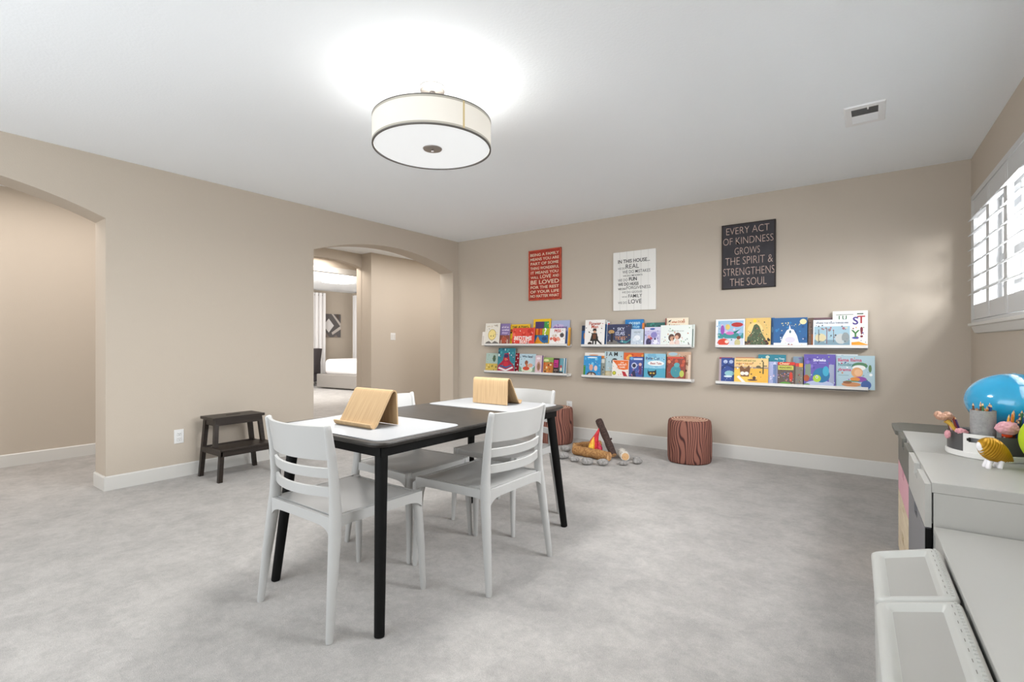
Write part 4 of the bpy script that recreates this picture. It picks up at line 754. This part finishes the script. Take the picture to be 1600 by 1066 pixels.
for txt, v, hh, u0, u1 in (('BEING A FAMILY', .095, .055, .06, .94), ('MEANS YOU ARE', .183, .055, .06, .94), ('PART OF SOME', .272, .055, .07, .93), ('THING WONDERFUL', .362, .055, .06, .94), ('IT MEANS YOU', .45, .055, .08, .92),
        ('WILL', .545, .045, .07, .32), ('LOVE', .535, .07, .37, .70), ('AND', .535, .05, .75, .94), ('BE LOVED', .64, .08, .07, .94), ('FOR THE REST', .742, .055, .07, .94), ('OF YOUR LIFE', .83, .055, .06, .94), ('NO MATTER WHAT', .915, .055, .06, .94)):
    bm = bmesh.new(); add_text(bm, txt, (u0+u1-1)*w, (1-2*v)*h, (u1-u0)*2*w, y, hh*2*h, 0.012); link('lettering', bm, flat('ecd9c0'), t)
PLANK = mat('white_board', 'e9e8e4', 0.6)
t, w, h, y = sign(-2.327, -1.842, 1.474, 2.122, 'white planked wooden sign with black lettering about this house', PLANK, None)
bm = bmesh.new()
for k in range(1, 6): x = -w+2*w*k/6; box(bm, x-0.0012, x+0.0012, -0.0203, -0.019, -h, h)
link('plank_groove', bm, flat('c4c2be'), t)
bm = bmesh.new()
for txt, u0, u1, v, hh, wt in (('IN THIS HOUSE...', .12, .87, .165, .062, .02), ('WE DO', .12, .29, .283, .036, 0), ('REAL', .305, .62, .257, .074, .004), ('WE DO MISTAKES', .23, .88, .347, .052, .002), ("WE DO I'M SORRYS", .24, .70, .412, .028, .01),
        ('WE DO', .12, .35, .482, .046, .0), ('FUN', .385, .57, .472, .060, .03), ('WE DO HUGS', .12, .61, .553, .052, .03), ('WE DO', .12, .31, .632, .036, .03), ('FORGIVENESS', .325, .88, .618, .052, .002), ('WE DO GIGGLES', .215, .69, .690, .034, 0),
        ('WE DO', .215, .34, .768, .022, .01), ('FAMILY', .37, .69, .758, .058, .004), ('WE DO', .12, .335, .866, .040, 0), ('LOVE', .37, .68, .850, .072, .006)):
    bm = bmesh.new(); add_text(bm, txt, (u0+u1-1)*w, (1-2*v)*h, (u1-u0)*2*w, y, hh*2*h, wt); link('lettering', bm, flat('2a2a2c'), t)
CHALK = mat('charcoal_board', '37353a', 0.75, var=(9, 0.2))
t, w, h, y = sign(-1.183, -0.713, 1.638, 2.264, 'black wooden sign with thin cream lettering about an act of kindness', CHALK, mat('dark_brown_edge', '2b2320', 0.7))
bm = bmesh.new()
for txt, u0, u1, v, hh in (('EVERY ACT', .09, .89, .105, .105), ('OF KINDNESS', .03, .96, .262, .105), ('GROWS', .25, .72, .42, .105), ('THE SPIRIT &', .07, .95, .57, .115), ('STRENGTHENS', .03, .98, .735, .115), ('THE SOUL', .16, .84, .895, .115)):
    bm = bmesh.new(); add_text(bm, txt, (u0+u1-1)*w, (1-2*v)*h, (u1-u0)*2*w, y, hh*2*h, -0.014); link('lettering', bm, mat('worn_cream_paint', 'bfa89c', 0.8, var=(120, 0.35)), t)

# ============================================================= PICTURE LEDGES
LEDGE = {'1U': (-4.112, -2.868, 1.073), '1L': (-4.112, -2.868, 0.725), '2U': (-2.680, -1.448, 1.066), '2L': (-2.675, -1.448, 0.720), '3U': (-1.218, -0.023, 1.064), '3L': (-1.218, -0.022, 0.7155)}
nm = {'1': 'red', '2': 'white', '3': 'black'}
LWHITE = mat('white_ledge_paint', (0.74, 0.73, 0.71), 0.4)
for k, (x0, x1, z) in LEDGE.items():
    t = thing('picture_ledge', 'white picture ledge of books, %s one of the pair under the %s sign' % ('upper' if k[1] == 'U' else 'lower', nm[k[0]]), 'shelf', ((x0+x1)/2, YB, z), 0, 'white picture ledges on the back wall')
    w = (x1-x0)/2
    bm = bmesh.new(); box(bm, -w, w, -0.115, -0.001, 0, 0.012, 0.001); link('ledge_board', bm, LWHITE, t)
    bm = bmesh.new(); box(bm, -w, w, -0.115, -0.105, 0.0005, 0.037, 0.0015); link('front_lip', bm, LWHITE, t)
    bm = bmesh.new(); box(bm, -w, w, -0.012, -0.001, 0.0, 0.030, 0.001); link('back_rail', bm, LWHITE, t)
# ============================================================= BOOKS
PAGES = mat('book_pages', 'e6dfd0', 0.8)
TILT = math.radians(6.5)
def cover_art(base, items, w, h, root):
    bm = bmesh.new(); mats = []; nl = 0
    def mi(c, lst):
        if c not in lst: lst.append(c)
        return lst.index(c)
    own = [c for it in items for c in (it[3] if it[0] == 's' else [it[-1]])]
    if w > 0.07 and own:   # small printed details in the cover's own colours
        sd = int(w*9973)+int(h*991); items = items[:2]+[('s', 22, sd, own, .05, .05, .9, .88, .055)]+items[2:]
    for it in items:
        nl += 1; y = -0.0002-nl*0.00006
        def poly(pts, c, y=y):
            pts = [(min(1, max(0, a)), min(1, max(0, b))) for a, b in pts]
            vs = [bm.verts.new(((a-0.5)*w, y, b*h)) for a, b in pts]
            f = bm.faces.new(vs); f.material_index = mi(c, mats)
        def ell(cx, cy, a, b, c, y=y, n=18): poly([(cx+a/2*math.cos(2*PI*k/n), cy+b/2*math.sin(2*PI*k/n)) for k in range(n)], c, y)
        k = it[0]
        if k == 'r': _, x, z, a, b, c = it; poly([(x, z), (x+a, z), (x+a, z+b), (x, z+b)], c)
        elif k == 'e': ell(*it[1:])
        elif k == 'p': poly(it[1], it[2])
        elif k == 's':
            _, n, seed, cols, x, z, a, b, sz = it; rnd = random.Random(seed)
            for q in range(n):
                s = sz*rnd.uniform(0.6, 1.3); cx, cy = x+a*rnd.random(), z+b*rnd.random(); nn = rnd.choice((5, 6, 7)); ph = rnd.random()*6
                poly([(cx+s*0.5*rnd.uniform(.6, 1)*math.cos(ph+2*PI*j/nn), cy+s*0.5*w/h*rnd.uniform(.6, 1.1)*math.sin(ph+2*PI*j/nn)) for j in range(nn)], cols[q % len(cols)], y-q*0.000006)
        elif k == 't':
            _, txt, cx, cy, a, c = it
            b2 = bmesh.new(); add_text(b2, txt, (cx-0.5)*w, cy*h, a*w, -0.0016, None, 0.02); link('title', b2, flat(c), root)
    if mats:
        o = bpy.data.meshes.new('cover_art'); bm.to_mesh(o)
        for c in mats: o.materials.append(flat(c))
        ob = bpy.data.objects.new('cover_art', o); COL.objects.link(ob); ob.parent = root
    bm.free()
for sh, x0, x1, zt, ly, lab, base, items in BOOKS:
    zl = LEDGE[sh][2]+0.0125; w = x1-x0-0.002; h = (zt-zl)/math.cos(TILT); th = 0.010 if w > 0.06 else 0.008
    root = thing('picture_book', lab, 'book', ((x0+x1)/2, YB-0.0985+ly*0.0215, zl+0.0005), 0, 'picture books on the wall ledges')
    root.rotation_euler = (-TILT, 0, 0)
    bm = bmesh.new()
    box(bm, -w/2, w/2, 0, 0.002, 0, h); box(bm, -w/2, w/2, th-0.002, th, 0, h); box(bm, -w/2, -w/2+0.002, 0.002, th-0.002, 0, h)
    link('cover', bm, mat('cover_'+base, base, 0.45), root)
    bm = bmesh.new(); box(bm, -w/2+0.002, w/2-0.002, 0.002, th-0.002, 0.002, h-0.002); link('pages', bm, PAGES, root)
    cover_art(base, items, w, h, root)

# ============================================================= CABINETS ALONG THE RIGHT WALL
def wobj(name, bm, m, parent=None, **k):
    return link(name, bm, m, parent, **k)
def wthing(name, label, cat, s, t, z=0.0, group=None):
    o = thing(name, label, cat, (0, 0, 0), 0, group); o.matrix_world = MR @ Matrix.Translation((s, t, z)); return o
def notch_front(bm, s0, s1, z0, z1, t, th=0.018, nw=0.055, nd=0.040):
    """drawer front with a square grip cut in the middle of its top edge (room side at t-th)"""
    c = (s0+s1)/2
    prism(bm, [(s0, t, z0), (s1, t, z0), (s1, t, z1), (c+nw, t, z1), (c+nw, t, z1-nd), (c-nw, t, z1-nd), (c-nw, t, z1), (s0, t, z1)], (0, -th, 0))
DGREY = mat('dark_grey_drawer', '62625c', 0.45); MGREY = mat('mid_grey_drawer', '77777a', 0.45); PINK = mat('pink_drawer', 'd8a2ae', 0.5); BIRCH = wood('pale_birch', 'cdbb9c', 'ddcdb1', 'X', 20, 0.5)
FT = -0.520
def cabinet(s0, s1, label, fronts):
    t = wthing('drawer_cabinet', label, 'cabinet', s0, 0, 0, 'white drawer cabinets on the right wall'); L = s1-s0
    bm = bmesh.new()
    box(bm, 0, 0.018, FT+0.002, -0.018, 0, 0.610); box(bm, L-0.018, L-0.001, FT+0.002, -0.018, 0, 0.610); box(bm, 0.018, L-0.018, -0.03, -0.018, 0, 0.610); box(bm, 0.018, L-0.018, FT+0.02, -0.03, 0.0, 0.03)
    link('carcass', bm, WHITE, t)
    bm = bmesh.new(); box(bm, 0, L-0.001, FT-0.002, -0.018, 0.6105, 0.645, 0.0015); link('cabinet_top', bm, WHITE, t)
    for z0, z1, m in fronts:
        bm = bmesh.new(); notch_front(bm, 0.004, L-0.004, z0+0.002, z1-0.002, FT-0.003); dr = link('drawer', bm, m, t)
        bm = bmesh.new(); box(bm, 0.03, L-0.03, FT+0.0, FT+0.010, z0+0.01, z1-0.012); box(bm, 0.03, 0.04, FT+0.01, -0.06, z0+0.01, z1-0.05); box(bm, L-0.04, L-0.03, FT+0.01, -0.06, z0+0.01, z1-0.05); link('drawer_box', bm, WHITE if m is WHITE else mat('drawer_inner_shade', '141414', 0.8), dr)  # near-black box paints the shaded interior seen through the grip; white drawers stay white
        if m is MGREY: bm = bmesh.new(); box(bm, L-0.0035, L-0.002, FT-0.020, FT-0.003, z0+0.002, z1-0.002); link('dark_end_strip', bm, BLACK, dr)  # thin black strip on the near end of the grey drawer front
    return t
cabinet(1.71, 2.31, 'white cabinet with dark grey, pink and birch drawers, farther one by the right wall', [(0.490, 0.640, DGREY), (0.335, 0.490, PINK), (0.175, 0.335, BIRCH), (0.02, 0.175, BIRCH)])
cabinet(2.312, 2.912, 'white cabinet with white and mid grey drawers, carrying the crafts organizer', [(0.488, 0.640, WHITE), (0.180, 0.488, MGREY), (0.02, 0.180, WHITE)])
t = wthing('storage_bench', 'low white storage bench in front of the drawer cabinets, bottom right', 'bench', 2.93, 0)
bm = bmesh.new(); box(bm, 0.0, 1.15, FT+0.004, -0.018, 0, 0.478); link('bench_body', bm, WHITE, t)
bm = bmesh.new(); box(bm, -0.006, 1.156, FT, -0.018, 0.4785, 0.5, 0.002); link('bench_top', bm, WHITE, t)
# dark bin beyond the cabinets
t = wthing('storage_bin', 'dark grey closed plastic bin standing beyond the white cabinets', 'bin', 1.505, -0.300)
def tap(bm, L0, W0, L1, W1, z0, z1, r=0.04, cap0=True, cap1=False):
    a = rrect(-L0/2, L0/2, -W0/2, W0/2, r, 6); b = rrect(-L1/2, L1/2, -W1/2, W1/2, r, 6)
    A = [bm.verts.new((x, y, z0)) for x, y in a]; B = [bm.verts.new((x, y, z1)) for x, y in b]
    for i in range(len(a)): bm.faces.new((A[i], A[(i+1) % len(a)], B[(i+1) % len(a)], B[i]))
    if cap0: bm.faces.new(A)
    if cap1: bm.faces.new(B)
bm = bmesh.new(); tap(bm, 0.30, 0.30, 0.355, 0.46, 0.0, 0.62); bmesh.ops.solidify(bm, geom=list(bm.faces), thickness=0.004); link('bin_body', bm, DGREY, t)
bm = bmesh.new(); tap(bm, 0.375, 0.50, 0.378, 0.505, 0.612, 0.635, 0.05, False, False); tap(bm, 0.378, 0.505, 0.35, 0.46, 0.635, 0.641, 0.05, False, False); tap(bm, 0.35, 0.46, 0.30, 0.40, 0.641, 0.643, 0.05, False, True); link('bin_rim', bm, DGREY, t)
bm = bmesh.new(); tube(bm, [(0.15, 0.02, 0.641), (0.15, 0.022, 0.656), (0.15, 0.03, 0.664), (0.15, 0.04, 0.656), (0.15, 0.042, 0.641)], 0.003, 8); link('wire_handle', bm, METAL, t, True, 60)
# white bins with sloping recessed lids against the bench
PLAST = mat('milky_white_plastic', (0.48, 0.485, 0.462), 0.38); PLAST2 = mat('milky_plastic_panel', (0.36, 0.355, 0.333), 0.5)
slope = math.atan2(0.05, 0.165)
def lidbin(s0, s1, label):
    T0, T1 = -0.695, -0.528; L = s1-s0-0.004; Wd = (T1-T0)/math.cos(slope)
    t = wthing('lidded_storage_bin', label, 'bin', s0+0.002, T0, 0, 'white lidded bins beside the bench')
    bm = bmesh.new()
    A = [bm.verts.new((x, y, 0.0)) for x, y in rrect(0.012, L-0.012, 0.012, T1-T0-0.004, 0.02, 4)]
    B = [bm.verts.new((x, y, 0.436+y*math.tan(slope))) for x, y in rrect(0.008, L-0.008, 0.006, T1-T0-0.002, 0.02, 4)]
    for i in range(len(A)): bm.faces.new((A[i], A[(i+1) % len(A)], B[(i+1) % len(A)], B[i]))
    bm.faces.new(A); bm.faces.new(B); link('bin_body', bm, PLAST, t, True, 40)
    Mx = Matrix.Translation((0, 0, 0.440)) @ Matrix.Rotation(slope, 4, 'X')
    def P(x, y, z): return Mx @ Vector((x, y, z))
    loops = []
    R2 = rrect(0, L, 0, Wd, 0.022, 5)
    def ins(d, z, hinge=0.0):
        return [bm.verts.new(P(x, y, z)) for x, y in rrect(d, L-d, d, Wd-d-hinge, max(0.004, 0.022-d*0.5), 5)]
    bm = bmesh.new()
    for d, z, hg in ((0.004, -0.012, 0), (0.0, -0.006, 0), (0.0, 0.002, 0), (0.003, 0.007, 0), (0.009, 0.010, 0), (0.018, 0.010, 0.006), (0.023, 0.008, 0.006), (0.030, -0.001, 0.006), (0.034, -0.004, 0.006)): loops.append(ins(d, z, hg))
    for i in range(len(loops)-1):
        for k in range(len(R2)): bm.faces.new((loops[i][k], loops[i][(k+1) % len(R2)], loops[i+1][(k+1) % len(R2)], loops[i+1][k]))
    bm.faces.new(loops[0][::-1]); lid = link('lid', bm, PLAST, t, True, 50)
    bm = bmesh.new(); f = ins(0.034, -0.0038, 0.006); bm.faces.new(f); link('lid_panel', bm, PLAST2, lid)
    bm = bmesh.new()
    for k in range(9):
        x = 0.035+(L-0.07)*k/8
        vs = [bm.verts.new(P(a, b, 0.0106)) for a, b in ((x-0.007, Wd-0.020), (x+0.007, Wd-0.020), (x+0.007, Wd-0.0185), (x-0.007, Wd-0.0185))]; bm.faces.new(vs)
    link('hinge_slot', bm, flat('6f6d66'), lid)
    bm = bmesh.new()
    for k in range(24):
        x = 0.02+(L-0.04)*k/23; c = P(x, Wd-0.010, 0.011); box(bm, c.x-0.004, c.x+0.004, c.y-0.003, c.y+0.003, c.z-0.002, c.z+0.0015)
    link('hinge_strip', bm, PLAST, lid)
lidbin(3.135, 3.505, 'white bin with sloping recessed lid, farther of two beside the bench')
lidbin(3.507, 3.905, 'white bin with sloping recessed lid, nearer of two beside the bench')

# ============================================================= THINGS ON THE CABINET
ZC = 0.6455
CX, CY = 0.400, 2.850
og = thing('craft_organizer', 'round white and dark grey desktop organizer holding pencils on the cabinet', 'organizer', (CX, CY, ZC))
OGREY = mat('organizer_grey', '4f4f50', 0.4)
bm = bmesh.new(); lathe(bm, [(0, 0.0), (0.136, 0.0), (0.140, 0.004), (0.140, 0.022), (0.137, 0.025), (0, 0.025)], 72); link('turntable_base', bm, LWHITE, og, True, 40)
def arcwall(name, a0, a1, z0, z1, r, m, slot=None, th=0.003):
    bm = bmesh.new(); nu = max(2, int(abs(a1-a0)/2.5)); nv = 20
    V = [[bm.verts.new((r*math.cos(math.radians(a0+(a1-a0)*i/nu)), r*math.sin(math.radians(a0+(a1-a0)*i/nu)), z0+(z1-z0)*j/nv)) for j in range(nv+1)] for i in range(nu+1)]
    fs = []
    for i in range(nu):
        for j in range(nv):
            a = (i+.5)/nu; b = (j+.5)/nv
            if slot and abs(a-slot[0]) < slot[1] and abs(b-slot[2]) < slot[3]*(1-0.5*(abs(a-slot[0])/slot[1])**4): continue
            fs.append(bm.faces.new((V[i][j], V[i+1][j], V[i+1][j+1], V[i][j+1])))
    bmesh.ops.delete(bm, geom=[v for v in bm.verts if not v.link_faces], context='VERTS')
    bmesh.ops.solidify(bm, geom=fs, thickness=th)
    return link(name, bm, m, og, True, 40)
arcwall('white_panel', -134, -92, 0.025, 0.100, 0.134, LWHITE, (0.42, 0.30, 0.68, 0.12))
arcwall('grey_panel', -92, 30, 0.025, 0.098, 0.134, OGREY); arcwall('grey_panel', 130, 226, 0.025, 0.100, 0.134, OGREY); arcwall('white_panel', 30, 130, 0.025, 0.098, 0.134, WHITE)
for a in (-92, -134, 30, 130):
    bm = bmesh.new()
    c, s = math.cos(math.radians(a)), math.sin(math.radians(a)); Mx = Matrix.Rotation(math.radians(a), 4, 'Z'); box(bm, 0.05, 0.131, -0.0015, 0.0015, 0.025, 0.096, M=Mx); link('divider', bm, OGREY, og)

# felt pencil cup
FELT = mat('grey_felt', '9a9a9a', 0.95, var=(90, 0.12), bump=(300, 0.3))
cup = thing('pencil_cup', 'tall round grey felt cup full of coloured pencils in the organizer', 'cup', (0.372, 2.790, ZC+0.026))
bm = bmesh.new(); lathe(bm, [(0, 0.0), (0.0400, 0.0), (0.0405, 0.17), (0.0375, 0.17), (0.0370, 0.004), (0, 0.004)], 48); link('cup_wall', bm, FELT, cup, True, 40)
def pencil(root_loc, tilt, az, L, col, label, m=None):
    t = thing('pencil', label, 'pencil', root_loc, 0, 'coloured pencils and pens in the organizer'); t.rotation_euler = (0, tilt, az)
    bm = bmesh.new(); tube(bm, [(0, 0, 0), (0, 0, L)], 0.0036, 6); link('barrel', bm, flat(col), t)
    bm = bmesh.new(); lathe(bm, [(0.0035, L), (0.0012, L+0.009), (0, L+0.0095)], 8); link('wood_tip', bm, flat('d9b384'), t)
    bm = bmesh.new(); lathe(bm, [(0.0013, L+0.0085), (0.0003, L+0.0125), (0, L+0.0125)], 6); link('lead', bm, flat(col), t)
cols = [('d97a24', 'orange'), ('2b2a2c', 'black'), ('8a2f2a', 'dark red'), ('d9a03a', 'yellow'), ('20406f', 'navy'), ('3f7a4a', 'green'), ('e6b8c4', 'pink'), ('6f4424', 'brown'), ('274b8a', 'blue'), ('5b3a7a', 'purple')]
rnd = random.Random(4)
for i in range(20):
    a = i*2.399; r = 0.030*math.sqrt((i+0.5)/20); c = cols[i % 10]
    pencil((0.372+r*0.75*math.cos(a), 2.790+r*0.75*math.sin(a), ZC+0.032), 0.05*r/0.03, a, rnd.uniform(0.152, 0.188), c[0], c[1]+' pencil standing in the grey felt cup')
def inorg(angle, r): return (CX+r*math.cos(math.radians(angle)), CY+r*math.sin(math.radians(angle)), ZC+0.027)
for i in range(8):
    c = cols[(i*3+1) % 10]; p = inorg(168+i*5.0, 0.080+0.012*(i % 3)); pencil(p, 0.27, math.radians(185), 0.10+0.012*(i % 4), c[0], c[1]+' pencil leaning in the left compartment of the organizer')
for i in range(26):
    c = cols[(i*7+2) % 10]; p = inorg(-74+(i % 13)*7, 0.078+0.022*(i//13)); pencil(p, 0.10, math.radians(-20+(i*37) % 80), 0.115+0.012*(i % 5), c[0], c[1]+' pencil crowded in the right compartment of the organizer')
# round things
def sphere(bm, c, r, sub=4, sc=(1, 1, 1)):
    k = bmesh.ops.create_icosphere(bm, subdivisions=sub, radius=1.0)
    for v in k['verts']: v.co = Vector((c[0]+v.co.x*r*sc[0], c[1]+v.co.y*r*sc[1], c[2]+v.co.z*r*sc[2]))
    return k['verts']
t = thing('blue_ball', 'large glossy sky blue ball behind the pencils by the right wall', 'ball', (0.500, 3.010, ZC+0.092))
BALL = mat('glossy_blue_vinyl', '2aa5d6', 0.12, var=(3, 0.22))
BALL.node_tree.nodes['Principled BSDF'].inputs['Coat Weight'].default_value = 0.6
bm = bmesh.new(); sphere(bm, (0, 0, 0.125), 0.163, 5, (1, 1, 0.767)); link('ball_skin', bm, BALL, t, True)
bm = bmesh.new(); lathe(bm, [(0, 0.2495), (0.008, 0.2505), (0.010, 0.249)], 16); link('valve', bm, BALL, t, True)
bm = bmesh.new(); sphere(bm, (0, 0, 0), 0.112, 5); o = link('green_ball', bm, mat('neon_yellow_green', 'b8d412', 0.45), None, True); o.location = (0.560, 2.625, ZC+0.1125); tag(o, 'neon yellow green ball cut by the right edge of the photo', 'ball')
# figurine
fg = thing('shell_figurine', 'small white figurine with a ridged gold oval back on the cabinet', 'figurine', (0.386, 2.595, ZC), math.radians(36))
GOLD = mat('ridged_gold', 'b5871c', 0.38, 0.55)
bm = bmesh.new()
WG = mat('white_glaze', 'f0eef2', 0.2)
def shell(dx, dz, k, ridge, nm, m):
    pts = []; rr = []; n = 80
    for i in range(n+1):
        u = i/n; w = max(0.0, math.sin(PI*u**0.72))**0.8 if 0 < u < 1 else 0.0
        pts.append((-0.070+0.134*u+dx, 0, 0.103-0.076*u+dz)); rd = 1+ridge*math.sin(u*2*PI*17)*(1 if 0.08 < u < 0.94 else 0)
        rr.append((0.0006+0.026*w*rd*k, 0.0006+0.039*w*rd*k))
    bm = bmesh.new(); tube(bm, pts, rr, 32, up=(0, 1, 0))
    for v in bm.verts: v.co.z = max(0.0005, v.co.z)
    link(nm, bm, m, fg, True, 60)
shell(-0.002, -0.004, 1.02, 0.05, 'gold_shell', GOLD); shell(-0.006, -0.009, 0.80, 0, 'white_body', WG)
for x, y in ((-0.046, -0.012), (-0.034, 0.014), (0.000, -0.010), (0.006, 0.012)):
    bm = bmesh.new(); tube(bm, [(x, y, 0.0), (x, y, 0.005), (x+0.008, y*0.8, 0.026)], [0.008, 0.009, 0.009], 12); link('foot', bm, WG, fg, True, 40)
# pink pompom pen
def fuzz(bm, c, r, sc, seed, amp=0.16):
    vs = sphere(bm, (0, 0, 0), 1, 4)
    for v in vs:
        k = 1+amp*noise.noise(v.co*3.2+Vector((seed, 0, 0)))+amp*0.4*noise.noise(v.co*11)
        v.co = Vector((c[0]+v.co.x*r*sc[0]*k, c[1]+v.co.y*r*sc[1]*k, c[2]+v.co.z*r*sc[2]*k))
pp = thing('pompom_pen', 'pen topped with a fluffy pink pompom at the organizer front', 'pen', (0.432, 2.758, ZC+0.027), math.radians(36))
bm = bmesh.new(); fuzz(bm, (-0.008, -0.018, 0.108), 0.030, (1.3, 1, 0.88), 3); link('pompom', bm, mat('pink_fluff', 'dba3ac', 1.0, bump=(120, 0.6)), pp, True)
bm = bmesh.new(); tube(bm, [(0, 0.012, 0.0), (-0.004, -0.008, 0.09)], 0.004, 10); link('barrel', bm, flat('d0d0d0'), pp, True, 40)
bm = bmesh.new(); fuzz(bm, (0, 0, 0), 0.012, (1.3, 1, 0.7), 9); o = link('orange_pompom', bm, mat('orange_fluff', 'e04a1a', 1.0), None, True); o.location = (0.436, 2.742, ZC+0.106); tag(o, 'small bright orange pompom on the organizer rim under the pink one', 'pompom')
# rose flower pen with yellow stem
fp = thing('flower_pen', 'rose gold flower topped pen with yellow stem leaning out of the organizer', 'pen', (0.300, 2.800, ZC+0.03))
bm = bmesh.new(); tube(bm, [(0.004, 0.0, 0.0), (-0.010, 0.0, 0.07), (-0.030, 0.0, 0.100), (-0.042, 0.0, 0.112)], [0.004, 0.006, 0.008, 0.012], 12); link('stem', bm, flat('cfa640'), fp, True, 50)
bm = bmesh.new()
for k in range(9):
    a = k*2*PI/8; q = 0 if k == 8 else 0.017
    fuzz(bm, (-0.050+q*math.cos(a), q*math.sin(a), 0.130+0.004*math.sin(k*2)), 0.0155, (1, 1, 1), k, 0.1)
link('petals', bm, mat('rose_gold_petal', 'b98f78', 0.35, 0.2), fp, True)
bm = bmesh.new(); fuzz(bm, (0, 0, 0), 0.016, (1.5, 1, 0.75), 21, 0.3); o = link('hair_bow', bm, mat('pink_ribbon', 'd79aa2', 0.8), None, True); o.location = (0.305, 2.775, ZC+0.103); o.rotation_euler = (0, 0.2, 0.6); tag(o, 'crumpled pink ribbon bow in the left compartment of the organizer', 'bow')
bm = bmesh.new(); fuzz(bm, (0, 0, 0), 0.013, (0.8, 0.6, 1.3), 25, 0.3); o = link('ribbon_tail', bm, mat('pink_ribbon', 'd79aa2', 0.8), None, True); o.location = (0.262, 2.786, ZC+0.085); tag(o, 'pink ribbon end hanging over the left rim of the organizer', 'ribbon')
